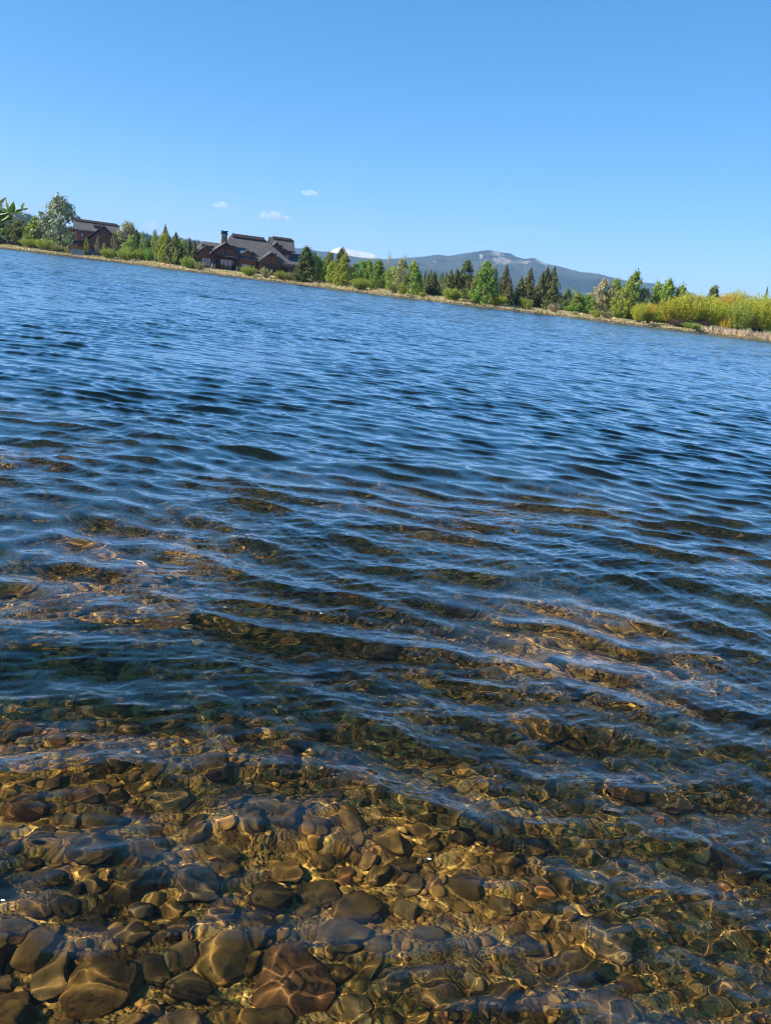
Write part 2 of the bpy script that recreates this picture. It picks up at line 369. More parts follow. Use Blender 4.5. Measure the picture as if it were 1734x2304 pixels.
LM = {
 'spruce': leaf_mat('spruce_needles', [(0.022, 0.036, 0.014), (0.055, 0.065, 0.02), (0.115, 0.105, 0.032)], 0.05),
 'pine': leaf_mat('pine_needles', [(0.03, 0.05, 0.017), (0.07, 0.095, 0.025), (0.11, 0.13, 0.04)], 0.08),
 'green': leaf_mat('fresh_leaves', [(0.09, 0.14, 0.02), (0.17, 0.24, 0.035), (0.27, 0.33, 0.075)], 0.35),
 'bright': leaf_mat('bright_leaves', [(0.07, 0.145, 0.02), (0.14, 0.235, 0.035), (0.22, 0.31, 0.065)], 0.35),
 'olive': leaf_mat('olive_leaves', [(0.06, 0.075, 0.022), (0.12, 0.13, 0.035), (0.19, 0.18, 0.06)], 0.25),
 'silver': leaf_mat('silver_leaves', [(0.10, 0.14, 0.07), (0.20, 0.24, 0.12), (0.38, 0.41, 0.26)], 0.2, 0.45),
 'yellow': leaf_mat('yellow_leaves', [(0.17, 0.20, 0.015), (0.28, 0.29, 0.028), (0.38, 0.36, 0.05)], 0.3),
 'gold': leaf_mat('golden_leaves', [(0.22, 0.17, 0.02), (0.38, 0.28, 0.03), (0.46, 0.36, 0.05)], 0.3),
 'lime': leaf_mat('lime_leaves', [(0.12, 0.16, 0.02), (0.21, 0.25, 0.035), (0.30, 0.32, 0.07)], 0.3),
 'sage': leaf_mat('sage_leaves', [(0.13, 0.15, 0.05), (0.21, 0.22, 0.09), (0.30, 0.29, 0.14)], 0.25),
 'rust': leaf_mat('reddish_twigs', [(0.15, 0.12, 0.06), (0.24, 0.19, 0.11), (0.28, 0.27, 0.12)], 0.1),
 'maroon': leaf_mat('dark_twigs', [(0.03, 0.02, 0.02), (0.06, 0.035, 0.03), (0.08, 0.05, 0.04)], 0.05),
}
def quads_mesh(name, cen, nrm, up, sx, sy):
    """one quad (a leaf clump) per centre"""
    nrm = nrm / np.linalg.norm(nrm, axis=1, keepdims=True)
    a = np.cross(up, nrm); a /= (np.linalg.norm(a, axis=1, keepdims=True) + 1e-9); b = np.cross(nrm, a)
    sx = np.asarray(sx).reshape(-1, 1); sy = np.asarray(sy).reshape(-1, 1); n = len(cen)
    bend = nrm * (sx * 0.25)
    P0 = cen - b * sy; P1 = cen + a * sx * 0.8 + bend; P2 = cen + b * sy; P3 = cen - a * sx * 0.8 + bend
    co = np.stack([P0, P1, P2, P3], 1).reshape(-1, 3)
    q = np.arange(n * 4).reshape(n, 4)
    return mesh_np(name, co, quads=q, smooth=False)
def tube(segs):
    """segs: list of polylines [(x,y,z,r),...] -> (co, quads)"""
    co = []; qs = []
    for pl in segs:
        k0 = len(co); k = 6
        for i, (x, y, z, r) in enumerate(pl):
            a = Vector(pl[max(0, i - 1)][:3]); b = Vector(pl[min(len(pl) - 1, i + 1)][:3]); d = (b - a).normalized()
            e = d.orthogonal().normalized(); f = d.cross(e)
            for j in range(k):
                t = 2 * math.pi * j / k; v = Vector((x, y, z)) + (e * math.cos(t) + f * math.sin(t)) * r; co.append(tuple(v))
        for i in range(len(pl) - 1):
            for j in range(k):
                a = k0 + i * k + j; b = k0 + i * k + (j + 1) % k; qs.append((a, b, b + k, a + k))
    return np.array(co), np.array(qs)
def crown_mesh(kind, rs):
    """unit crowns: height 1, width 1, base at z = 0"""
    g = np.random.default_rng(rs)
    if kind in ('spruce', 'slim_spruce'):
        n_l = 34; C_, N_, S_ = [], [], []
        for i in range(n_l):
            t = (i + g.random() * 0.6) / n_l; z = 0.05 + 0.95 * t
            rad = 0.5 * (1 - t) ** 0.85 * (0.85 + 0.3 * g.random()) + 0.012
            if kind == 'slim_spruce': rad = 0.5 * min(1, (1 - t) * 1.6) ** 0.8 * (0.75 + 0.4 * g.random()) + 0.015
            nb = int(8 + 16 * (1 - t))
            a0 = g.random() * 6.28
            for b in range(nb):
                a = a0 + 6.283 * b / nb + g.normal() * 0.2; R_ = rad * (0.75 + 0.45 * g.random())
                for s in range(5):
                    u = (s + 0.8) / 5; rr = R_ * u; zz = z - 0.05 * u * u - 0.01 + 0.012 * g.normal()
                    C_.append((rr * math.cos(a + .12 * g.normal()), rr * math.sin(a + .12 * g.normal()), zz)); N_.append((math.cos(a) * .7 + .5 * g.normal(), math.sin(a) * .7 + .5 * g.normal(), 0.9)); S_.append(0.022 + 0.032 * R_ + .008 * g.random())
        C_ = np.array(C_); S_ = np.array(S_) * 1.0
        return C_, np.array(N_), S_, S_ * 0.9
    if kind == 'pine':
        cl = []
        for i in range(34):
            t = g.random(); z = 0.28 + 0.68 * t; rad = 0.42 * math.sqrt(max(0.02, 1 - abs(t - 0.3) ** 1.4 * 1.6))
            a = g.random() * 6.28; r = rad * math.sqrt(g.random()); cl.append((r * math.cos(a), r * math.sin(a), z))
        cl.append((0, 0, 0.97)); return clusters(g, cl, 75, 0.075, 0.045, 0.028, 0.028)
    if kind == 'round':          # upright oval broadleaf
        cl = prof_clusters(g, 60, lambda t: (math.sin(math.pi * min(1, 0.12 + t * 0.85)) ** 0.7) * 0.45, 0.12, 0.97)
        return clusters(g, cl, 60, 0.065, 0.06, 0.024, 0.028)
    if kind == 'poplar':         # big dense, ragged top
        cl = prof_clusters(g, 95, lambda t: (0.30 + 0.22 * math.sin(math.pi * min(1, t * 1.15))) * (1 - t ** 5 * 0.75), 0.04, 0.96)
        return clusters(g, cl, 60, 0.055, 0.05, 0.021, 0.024)
    if kind == 'aspen':          # thin, airy, stem visible
        cl = prof_clusters(g, 34, lambda t: 0.40 * (1 - abs(t - 0.4) * 1.2), 0.30, 0.97)
        return clusters(g, cl, 36, 0.055, 0.055, 0.020, 0.026)
    if kind == 'cone':           # leafy cone reaching the ground
        cl = prof_clusters(g, 85, lambda t: 0.46 * (1 - t) ** 0.6 * (1 if t > .15 else .8), 0.03, 0.97)
        return clusters(g, cl, 55, 0.055, 0.055, 0.022, 0.028)
    if kind in ('bush', 'thin_bush', 'willow'):
        nst = {'bush': 150, 'thin_bush': 60, 'willow': 560}[kind]
        C_, N_, SX, SY = [], [], [], []
        for i in range(nst):
            a = g.random() * 6.28; lean = math.sqrt(g.random()) * (1.0 if kind != 'thin_bush' else 0.9)
            L = (1.0 - 0.30 * lean ** 2) * (0.75 + 0.27 * g.random())
            ex, ey, ez = 0.5 * lean * math.cos(a), 0.5 * lean * math.sin(a), L
            bx, by = 0.12 * ex, 0.12 * ey
            m_ = {'bush': 18, 'thin_bush': 22, 'willow': 20}[kind]
            for k in range(m_):
                u = 0.25 + 0.75 * g.random() ** (0.75 if kind != 'thin_bush' else 0.9)
                hor = u ** 0.75
                C_.append((bx + (ex - bx) * hor + g.normal() * 0.022, by + (ey - by) * hor + g.normal() * 0.022, ez * u + g.normal() * 0.015))
                N_.append((g.normal(), g.normal(), g.normal() * 0.6 + .3)); s = 0.016 + 0.014 * g.random()
                if kind == 'willow': s *= 0.52
                SX.append(s * 0.8); SY.append(s * 1.6)
        return np.array(C_), np.array(N_), np.array(SX), np.array(SY)
    if kind == 'bare':
        cl = prof_clusters(g, 40, lambda t: 0.40 * (1 - abs(t - 0.5)), 0.12, 0.95)
        c, n, a, b = clusters(g, cl, 26, 0.06, 0.08, 0.006, 0.035); n[:, 2] *= 0.2; return c, n, a, b
def prof_clusters(g, n, f, z0, z1):
    cl = []
    for i in range(n):
        t = (i + g.random()) / n; a = g.random() * 6.28; r = f(t) * (g.random() ** 0.4)
        cl.append((r * math.cos(a), r * math.sin(a), z0 + (z1 - z0) * t))
    return cl
def clusters(g, cl, per, sig, sigz, s0, s1):
    cl = np.array(cl); n = len(cl) * per
    k = np.repeat(np.arange(len(cl)), per)
    size = (0.6 + 0.8 * g.random(len(cl)))[k][:, None]
    off = g.normal(size=(n, 3)) * np.array([sig, sig, sigz]) * 0.75 * size
    c = cl[k] + off; nr = off / 0.05 + g.normal(size=(n, 3)) * 0.8 + np.array([0, 0, 0.5])
    s = s0 * (0.5 + g.random(n)); return c, nr, s * 0.85, s * s1 / s0
_crowns = {}
def crown(kind, var, mat, name):
    key = (kind, var, mat)
    if key not in _crowns:
        c, n, sx, sy = crown_mesh(kind, 100 + var * 7 + len(kind))
        up = np.tile(np.array([0.13, 0.21, 1.0]), (len(c), 1)) + np.random.default_rng(var).normal(size=(len(c), 3)) * (0.25 if kind in ('bare', 'bush', 'thin_bush', 'willow') else 1.2)
        c[:, 2] = np.clip(c[:, 2], 0.01, None)
        me = quads_mesh('crown', c, n, up, sx, sy); me.materials.append(LM[mat]); _crowns[key] = me
    return _crowns[key]
_trunks = {}
def trunk(kind, var, pale):
    key = (kind, var, pale)
    if key not in _trunks:
        g = random.Random(var * 31 + len(kind)); segs = []
        if kind in ('bush', 'thin_bush', 'willow'):
            for i in range(14 if kind != 'willow' else 26):
                a = g.random() * 6.28; l = g.random() * 0.42
                segs.append([(0.03 * math.cos(a), 0.03 * math.sin(a), -0.03, 0.012), (0.45 * l * math.cos(a) + .03 * math.cos(a), 0.45 * l * math.sin(a), 0.4, 0.008), (l * math.cos(a), l * math.sin(a), 0.85, 0.003)])
        elif kind in ('spruce', 'slim_spruce', 'pine'):
            segs.append([(0, 0, -0.02, 0.03), (0, 0, 0.5, 0.018), (0, 0, 0.98, 0.004)])
            if kind == 'pine':
                for i in range(9):
                    a = g.random() * 6.28; z = 0.3 + 0.06 * i; segs.append([(0, 0, z, .012), (.3 * math.cos(a), .3 * math.sin(a), z + .06, .004)])
        else:
            r = 0.02 if kind in ('aspen', 'bare') else 0.03
            x = g.uniform(-.04, .04); segs.append([(0, 0, -0.02, r), (x, 0.01, 0.35, r * .8), (x * 1.3, 0, 0.7, r * .45), (x, 0, 0.96, r * .12)])
            for i in range(11):
                a = g.random() * 6.28; z = 0.28 + 0.055 * i; l = 0.34 * (1 - abs(z - .5))
                segs.append([(x, 0, z, r * .4), (x + l * .5 * math.cos(a), l * .5 * math.sin(a), z + .10, r * .25), (x + l * math.cos(a), l * math.sin(a), z + .2, r * .06)])
        co, qs = tube(segs); me = mesh_np('trunk', co, quads=qs); me.materials.append(PALE if pale else BARK); _trunks[key] = me
    return _trunks[key]
_tn = 0
def tree(name, px, top, wpx, setback, kind, mat, label, cat='tree', group=None, pale=False, dist=None, lift=0):
    """px: photograph column of the foot, top: photograph row of the tip, wpx: width in photograph pixels"""
    global _tn; _tn += 1
    az = az_of(px); d = dist if dist else float(shore_dist(np.array([az]))[0]) + setback
    x, y = d * math.sin(az), d * math.cos(az); z = lz(x, y) - 0.05 + lift
    # column of the foot was read at the horizon line; find the height whose tip falls on row 'top'
    a, b = proj((x, y, z)); a2, b2 = proj((x, y, z + 1)); h = (b - top) / (b - b2)
    wm = wpx / FPX * d * (1.5 if kind in ('spruce', 'slim_spruce', 'cone') else 1.05 if kind in ('aspen', 'bare') else 1.33)
    r = props(bpy.data.objects.new(name, None), label, cat, group); C.objects.link(r)
    r.empty_display_size = 0.5; r.location = (x, y, z); r.rotation_euler = (random.uniform(-.02, .02), random.uniform(-.02, .02), random.random() * 6.28)
    r.scale = (wm, wm, h)
    var = _tn % (2 if kind == 'willow' else 3)
    c = link('crown', crown(kind, var, mat, name)); c.parent = r
    t = link('stems' if kind in ('bush', 'thin_bush', 'willow') else 'trunk', trunk(kind, var, pale)); t.parent = r
    return r
GW = 'trees standing behind the left shore'; GM = 'trees between the lodge and the mountain'; GR = 'trees on the right shore'
B = 'shrub'
TREES = [
 # name, px, top, width, setback, kind, mat, label, category, group, pale
 ('broadleaf_tree', -30, 500, 70, 16, 'poplar', 'green', 'green tree cut off by the left edge of the photo', 'tree', GW),
 ('broadleaf_tree', 12, 503, 46, 14, 'round', 'green', 'bushy green tree behind the overhanging willow leaves, nearest the left edge', 'tree', GW),
 ('broadleaf_tree', 45, 495, 42, 13, 'poplar', 'olive', 'olive green bushy tree with a brownish top, left of the silvery tree', 'tree', GW),
 ('broadleaf_tree', 78, 490, 38, 13, 'cone', 'green', 'pointed leafy green tree directly left of the tall silvery tree', 'tree', GW),
 ('shrub', 66, 535, 30, 9, 'bush', 'lime', 'light green low shrub under the pointed leafy tree at far left', B),
 ('silvery_tree', 133, 443, 66, 13, 'poplar', 'silver', 'tallest tree on the left shore, silvery green, beside the brown cabin', 'tree'),
 ('shrub', 103, 536, 36, 8, 'bush', 'lime', 'round yellow-green shrub at the foot of the silvery tree', B),
 ('shrub', 128, 549, 22, 7, 'bush', 'sage', 'small pale shrub between the round shrub and the cabin terrace', B),
 ('shrub', 157, 551, 19, 5, 'bush', 'sage', 'small grey-green shrub in front of the cabin terrace', B),
 ('sapling', 195, 537, 15, 5, 'aspen', 'lime', 'thin green sapling at the left corner of the cabin gable', 'tree'),
 ('sapling', 220, 532, 14, 5, 'aspen', 'rust', 'reddish sapling in front of the middle of the cabin gable', 'tree'),
 ('sapling', 234, 547, 12, 5, 'aspen', 'lime', 'short green sapling right of the reddish sapling', 'tree'),
 ('shrub', 244, 556, 27, 4, 'bush', 'lime', 'leafy shrub in front of the right half of the cabin gable', B),
 ('bare_sapling', 257, 521, 18, 4.5, 'aspen', 'olive', 'tall slender sapling with few leaves at the right side of the cabin', 'tree', None, True),
 ('bare_sapling', 265, 556, 12, 5, 'bare', 'rust', 'short twiggy brown sapling right of the tall slender sapling', 'tree'),
 ('shrub', 284, 557, 31, 4, 'bush', 'lime', 'green shrub by the water right of the cabin, under the airy pale tree', B),
 ('broadleaf_tree', 286, 502, 40, 18, 'round', 'sage', 'airy pale green tree rising over the right end of the cabin roof', 'tree', GW),
 ('broadleaf_tree', 296, 532, 26, 15, 'round', 'green', 'green tree leaning on the right side of the airy pale tree', 'tree', GW),
 ('pine_tree', 307, 522, 22, 24, 'pine', 'pine', 'dark pine peeking out right of the airy pale tree', 'tree', GW),
 ('broadleaf_tree', 322, 522, 20, 11, 'aspen', 'green', 'narrow aspen with a bare tip left of the wooded gap', 'tree', GW, True),
 ('shrub', 318, 556, 22, 11, 'bush', 'green', 'green shrub under the narrow aspen', B),
 ('shrub', 336, 556, 24, 14, 'bush', 'bright', 'vivid green low shrub between the narrow aspen and the white-stemmed aspens', B),
 ('pine_tree', 334, 538, 20, 26, 'pine', 'pine', 'dark pine low in the gap behind the narrow aspen', 'tree', GW),
 ('aspen', 349, 519, 26, 9, 'aspen', 'lime', 'left one of two tall aspens with white stems', 'tree', None, True),
 ('aspen', 362, 532, 22, 12, 'round', 'green', 'green tree between the two white-stemmed aspens', 'tree'),
 ('aspen', 371, 524, 28, 9, 'round', 'lime', 'right one of two tall aspens with white stems, under a spruce tip', 'tree', None, True),
 ('spruce_tree', 370, 505, 20, 17, 'slim_spruce', 'spruce', 'spruce whose dark tip stands over the right aspen, tallest of the left spruces', 'tree', GW),
 ('spruce_tree', 395, 522, 26, 10, 'slim_spruce', 'spruce', 'spruce standing alone midway between the aspens and the lodge', 'tree', GW),
 ('aspen', 394, 560, 12, 7, 'aspen', 'lime', 'small pale-stemmed aspen in front of the lone left spruce', 'tree', None, True),
 ('broadleaf_tree', 384, 548, 20, 16, 'round', 'olive', 'olive tree low between the right aspen and the lone spruce', 'tree', GW),
 ('broadleaf_tree', 409, 543, 22, 15, 'round', 'lime', 'pale green tree between the lone spruce and the spruce pair', 'tree', GW),
 ('spruce_tree', 425, 535, 22, 9, 'spruce', 'spruce', 'left and taller spruce of the pair beside the lodge', 'tree', GW),
 ('spruce_tree', 438, 539, 20, 8, 'spruce', 'spruce', 'right and shorter spruce of the pair beside the lodge', 'tree', GW),
 ('shrub', 423, 576, 28, 5, 'bush', 'green', 'green shrub at the foot of the spruce pair', B),
 ('shrub', 382, 578, 8, 8, 'bush', 'green', 'tiny green bush between two boulders on the left bank', B),
 ('shrub', 449, 586, 22, 2.5, 'thin_bush', 'sage', 'thin grey shrub in front of the left wing of the lodge', B),
 ('shrub', 560, 596, 30, 2.5, 'bush', 'lime', 'round green shrub in front of the small lodge gable, right of the porch', B),
 ('shrub', 598, 600, 28, 2.2, 'thin_bush', 'sage', 'thin grey-green shrub between the two middle gables of the lodge', B),
 ('shrub', 632, 608, 28, 2.5, 'bush', 'lime', 'green shrub in front of the right lodge gable', B),
 ('shrub', 652, 611, 18, 3, 'bush', 'sage', 'duller shrub touching the green one at the right end of the lodge', B),
 # centre
 ('evergreen_tree', 673, 588, 22, 3, 'cone', 'olive', 'short olive conifer hugging the lodge corner, left of the tall dark one', 'tree'),
 ('evergreen_tree', 687, 558, 40, 3.5, 'cone', 'pine', 'tall dark ragged conifer just right of the lodge', 'tree'),
 ('broadleaf_tree', 711, 578, 30, 8, 'round', 'green', 'green tree right of the tall dark conifer', 'tree', GM),
 ('evergreen_tree', 703, 566, 22, 14, 'slim_spruce', 'pine', 'dark conifer tip behind and right of the tall ragged conifer', 'tree', GM),
 ('evergreen_tree', 738, 570, 34, 16, 'cone', 'olive', 'brownish dark conifer behind the small white car', 'tree', GM),
 ('broadleaf_tree', 728, 588, 24, 9, 'round', 'lime', 'yellowish green tree over the small white car', 'tree', GM),
 ('broadleaf_tree', 746, 590, 26, 8, 'round', 'lime', 'yellowish green tree left of the pale cone-shaped tree', 'tree', GM),
 ('evergreen_tree', 762, 561, 30, 15, 'cone', 'pine', 'tall dark conifer rising under the snowy summit', 'tree', GM),
 ('broadleaf_tree', 770, 572, 34, 7, 'cone', 'lime', 'pale green cone-shaped tree in front of the dark conifer under the snowy summit', 'tree', GM),
 ('broadleaf_tree', 790, 600, 24, 15, 'round', 'olive', 'low olive tree right of the pale cone-shaped tree', 'tree', GM),
 ('broadleaf_tree', 808, 588, 34, 12, 'round', 'green', 'rounded green tree behind the bright shrub, below the snowfield', 'tree', GM),
 ('broadleaf_tree', 826, 586, 28, 13, 'round', 'green', 'green tree with a flat top right below the snowfield', 'tree', GM),
 ('broadleaf_tree', 846, 588, 38, 9, 'cone', 'bright', 'bright green cone-shaped tree left of the bare branches', 'tree', GM),
 ('bare_tree', 868, 568, 20, 16, 'bare', 'rust', 'leafless grey-brown tree sticking up right of the snowfield', 'tree', None, True),
 ('bare_tree', 901, 570, 14, 20, 'bare', 'rust', 'second leafless tree, thinner, right of the first one', 'tree', None, True),
 ('broadleaf_tree', 880, 600, 30, 10, 'round', 'green', 'green tree below the leafless tree', 'tree', GM),
 ('broadleaf_tree', 899, 584, 32, 9, 'round', 'sage', 'pale tree tinged orange, left of the last tall green tree', 'tree', GM),
 ('broadleaf_tree', 926, 591, 38, 7, 'cone', 'green', 'tall green tree left of the distant dark wood', 'tree', GM),
 ('shrub', 810, 624, 38, 2, 'willow', 'lime', 'wide bright green shrub with a shadowed foot, right on the water edge below the snowfield', B),
 ('shrub', 887, 636, 22, 4, 'thin_bush', 'olive', 'thin olive shrub left of the yellowish sparse shrub', B),
 ('shrub', 904, 634, 24, 2.5, 'thin_bush', 'lime', 'yellowish sparse shrub by the water before the last tall green tree', B),
 ('shrub', 950, 655, 16, 2.5, 'bush', 'lime', 'small bright shrub alone on the dry bank', B),
 # right of centre
 ('spruce_tree', 972, 611, 29, 11, 'spruce', 'spruce', 'broad spruce standing alone, first from the left on the right shore', 'tree', GR),
 ('spruce_tree', 1008, 607, 30, 12, 'spruce', 'spruce', 'spruce left behind the pair of little yellow-green trees', 'tree', GR),
 ('spruce_tree', 1020, 605, 24, 15, 'slim_spruce', 'spruce', 'thin spruce touching the big dark pine on its left', 'tree', GR),
 ('pine_tree', 1041, 588, 34, 16, 'pine', 'pine', 'big dark broad-topped pine, left of the bright green tree', 'tree', GR),
 ('spruce_tree', 1048, 627, 20, 9, 'spruce', 'spruce', 'short brownish spruce in front of the big dark pine', 'tree', GR),
 ('small_tree', 1010, 646, 26, 4, 'bush', 'lime', 'left one of the pair of little yellow-green trees before the spruces', 'tree'),
 ('small_tree', 1024, 647, 26, 4, 'bush', 'lime', 'right one of the pair of little yellow-green trees before the spruces', 'tree'),
 ('evergreen_tree', 1066, 614, 28, 12, 'slim_spruce', 'olive', 'olive conifer half hidden behind the bright green tree', 'tree', GR),
 ('shrub', 1057, 672, 30, 3, 'thin_bush', 'sage', 'pale straw-coloured low growth left of the foot of the bright green tree', B),
 ('broadleaf_tree', 1085, 592, 48, 2.5, 'cone', 'bright', 'big vivid green tree leaning over the water', 'tree'),
 ('broadleaf_tree', 1100, 600, 26, 5, 'round', 'silver', 'bluish green tree top merging with the right side of the vivid green tree', 'tree'),
 ('shrub', 1119, 659, 33, 2.5, 'willow', 'yellow', 'round yellow-green shrub right beside the vivid green tree', B),
 ('spruce_tree', 1128, 596, 24, 13, 'slim_spruce', 'spruce', 'tall slim spruce right of the vivid green tree', 'tree', GR),
 ('spruce_tree', 1140, 627, 24, 9, 'spruce', 'spruce', 'shorter spruce at the right foot of the tall slim one', 'tree', GR),
 ('spruce_tree', 1118, 632, 20, 11, 'slim_spruce', 'spruce', 'brownish spruce between the vivid green tree and the tall slim spruce', 'tree', GR),
 ('spruce_tree', 1165, 622, 30, 9, 'spruce', 'spruce', 'broad spruce, left and lower one of the middle spruce pair', 'tree', GR),
 ('spruce_tree', 1181, 601, 25, 12, 'slim_spruce', 'spruce', 'slim spruce, right and taller one of the middle spruce pair', 'tree', GR),
 ('shrub', 1183, 668, 30, 2.5, 'thin_bush', 'lime', 'loose yellow-green shrub in front of the middle spruce pair', B),
 ('spruce_tree', 1208, 612, 28, 10, 'spruce', 'spruce', 'left broad spruce of the dense cluster of four', 'tree', GR),
 ('spruce_tree', 1217, 599, 28, 12, 'slim_spruce', 'spruce', 'second spruce of the dense cluster of four, with a dark twin top', 'tree', GR),
 ('spruce_tree', 1232, 599, 28, 13, 'slim_spruce', 'spruce', 'third and darkest spruce of the dense cluster of four', 'tree', GR),
 ('spruce_tree', 1236, 628, 27, 9, 'spruce', 'spruce', 'lowest and rightmost spruce of the dense cluster of four', 'tree', GR),
 ('shrub', 1245, 680, 24, 3, 'thin_bush', 'rust', 'brownish dry shrub below the rightmost spruce', B),
 ('pine_tree', 1271, 652, 20, 12, 'pine', 'pine', 'small dark pine standing apart right of the spruce cluster', 'tree', GR),
 ('shrub', 1282, 686, 26, 9, 'bush', 'bright', 'fresh green low shrub at the foot of the small dark pine', B),
 ('broadleaf_tree', 1293, 659, 25, 10, 'cone', 'green', 'pointed light green tree right of the small dark pine', 'tree', GR),
 ('broadleaf_tree', 1316, 664, 28, 9, 'round', 'bright', 'fresh green tree left of the reddish bare tree', 'tree', GR),
 ('shrub', 1294, 698, 15, 2, 'thin_bush', 'sage', 'small grey shrub on the water edge below the pointed light green tree', B),
 ('bare_tree', 1346, 630, 40, 12, 'poplar', 'rust', 'reddish brown barely leafed tree, its twigs fanned out', 'tree'),
 ('broadleaf_tree', 1372, 628, 36, 13, 'poplar', 'green', 'green tree between the reddish tree and the tallest right tree', 'tree', GR),
 ('broadleaf_tree', 1413, 612, 38, 11, 'poplar', 'green', 'tallest leafy tree of the right shore, green with a ragged top', 'tree', GR),
 ('broadleaf_tree', 1392, 650, 34, 8, 'round', 'lime', 'pale green tree low in front of the tallest right tree', 'tree', GR),
 ('shrub', 1341, 694, 28, 2.5, 'thin_bush', 'lime', 'left one of two shrubs on the bank below the reddish tree', B),
 ('shrub', 1366, 696, 24, 2.5, 'thin_bush', 'rust', 'right and drier one of two shrubs on the bank below the reddish tree', B),
 ('shrub', 1390, 698, 34, 9, 'bush', 'bright', 'green undergrowth below the tallest right tree, left half', B),
 ('shrub', 1415, 694, 34, 8, 'bush', 'bright', 'green undergrowth below the tallest right tree, right half', B),
 ('broadleaf_tree', 1440, 650, 30, 12, 'round', 'sage', 'greyish green tree right behind the tallest right tree', 'tree', GR),
 ('broadleaf_tree', 1466, 638, 34, 13, 'cone', 'green', 'green tree above the golden little tree', 'tree', GR),
 ('bare_tree', 1459, 625, 6, 15, 'bare', 'olive', 'thin dead top above the green trees on the right', 'tree'),
 ('broadleaf_tree', 1490, 632, 38, 12, 'cone', 'green', 'green tree directly left of the big yellow willows', 'tree', GR),
 ('broadleaf_tree', 1518, 644, 32, 14, 'round', 'green', 'green tree top looking over the left end of the yellow willows', 'tree', GR),
 ('shrub', 1478, 690, 44, 8, 'bush', 'green', 'green shrub filling the gap right of the golden little tree', B),
 ('small_tree', 1438, 679, 32, 2.0, 'willow', 'yellow', 'yellow-green little tree on a short dark trunk at the water edge', 'tree'),
 ('small_tree', 1458, 679, 24, 2.5, 'willow', 'gold', 'golden orange little tree touching the yellow-green one', 'tree'),
 ('willow_tree', 1510, 668, 58, 7, 'willow', 'yellow', 'leftmost big yellow willow on the right shore', 'willow'),
 ('willow_tree', 1545, 654, 66, 7, 'willow', 'yellow', 'second big yellow willow from the left, highest dome of its half', 'willow'),
 ('willow_tree', 1585, 662, 66, 6, 'willow', 'yellow', 'third big yellow willow, below the round dark pine', 'willow'),
 ('pine_tree', 1590, 646, 30, 22, 'pine', 'pine', 'round dark pine head showing over the yellow willows', 'tree'),
 ('willow_tree', 1622, 656, 50, 9, 'willow', 'gold', 'orange-tinted willow behind the gap in the yellow willows', 'willow'),
 ('willow_tree', 1645, 648, 56, 12, 'willow', 'yellow', 'tallest yellow willow, behind the gap', 'willow'),
 ('willow_tree', 1657, 672, 54, 5, 'willow', 'lime', 'greener willow in front, right of the gap', 'willow'),
 ('willow_tree', 1700, 657, 74, 6, 'willow', 'yellow', 'big yellow willow near the right edge of the photo', 'willow'),
 ('willow_tree', 1745, 664, 70, 6, 'willow', 'yellow', 'yellow willow cut off by the right edge of the photo', 'willow'),
 ('spruce_tree', 1704, 644, 10, 30, 'slim_spruce', 'spruce', 'tiny spruce tip over the willows near the right edge', 'tree'),
 ('shrub', 1628, 708, 26, 4, 'bush', 'gold', 'small orange-yellow bush in the gap under the willows', B),
 ('shrub', 1530, 719, 34, 3.5, 'willow', 'maroon', 'dark maroon leafless thicket under the left yellow willows', B),
 ('shrub', 1556, 724, 34, 2.5, 'bush', 'green', 'low green shrub right of the maroon thicket', B),
 ('shrub', 1575, 716, 34, 5, 'willow', 'maroon', 'dark thicket under the third yellow willow', B),
]
for t in TREES:
    t = list(t) + [None] * (11 - len(t))
    tree(t[0], t[1], t[2], t[3], t[4], t[5], t[6], t[7], t[8] or 'tree', t[9], bool(t[10]))
# willows and other growth beyond the right edge
for px in (1800, 1870, 1950, 2040, 2150):
    tree('willow_tree', px, 690 + (px - 1734) * 0.118 - 12 * (px % 3), 90, 7, 'willow', 'yellow', 'yellow willow beyond the right edge of the photo', 'willow', 'willows beyond the right edge')
for px in (-90, -170, -260, -360):
    tree('broadleaf_tree', px, 470 + px * .118 + (px % 30), 80, 14, 'poplar', 'green', 'green tree beyond the left edge of the photo', 'tree', 'trees beyond the left edge')
# the dark distant wood, conifer by conifer
wood = []
for a, b, lo, hi, n in ((930, 1075, 606, 624, 26), (1236, 1330, 660, 672, 18), (640, 900, 585, 612, 34), (290, 470, 536, 552, 20), (1330, 1560, 662, 685, 22)):
    for i in range(n):
        f = (i + random.random()) / n; px = a + (b - a) * f
        base = 547 + px * .1182
        tree('distant_conifer', px, (lo + (hi - lo) * random.random()) + (px - (a + b) / 2) * 0.10, random.uniform(9, 15), random.uniform(45, 110), random.choice(['spruce', 'slim_spruce']), random.choice(['pine', 'spruce', 'pine']),
             'dark conifer in the distant wood behind the shore trees', 'conifer', 'conifers of the distant wood')
# far-off wood closing the plain, one mass
cs = []; ns = []; ss = []
for i in range(2600):
    az = math.radians(random.uniform(-62, 62)); d = random.uniform(340, 900)
    x, y = d * math.sin(az), d * math.cos(az); h = random.uniform(6, 10.5); z0 = lz(x, y)
    for k in range(16):
        t = k / 16; a = random.random() * 6.28; r = 0.22 * h * (1 - t) * random.uniform(.5, 1.1)
        cs.append((x + r * math.cos(a), y + r * math.sin(a), z0 + h * (0.08 + .92 * t))); ns.append((math.cos(a), math.sin(a), .6)); ss.append(0.10 * h * (1.25 - t))
me = quads_mesh('distant_wood', np.array(cs), np.array(ns), np.tile([0.1, .2, 1.0], (len(cs), 1)), np.array(ss), np.array(ss) * 1.3)
props(link('distant_wood', me, LM['pine']), 'dark mass of the far-off wood along the foot of the mountains', 'wood', kind='stuff')
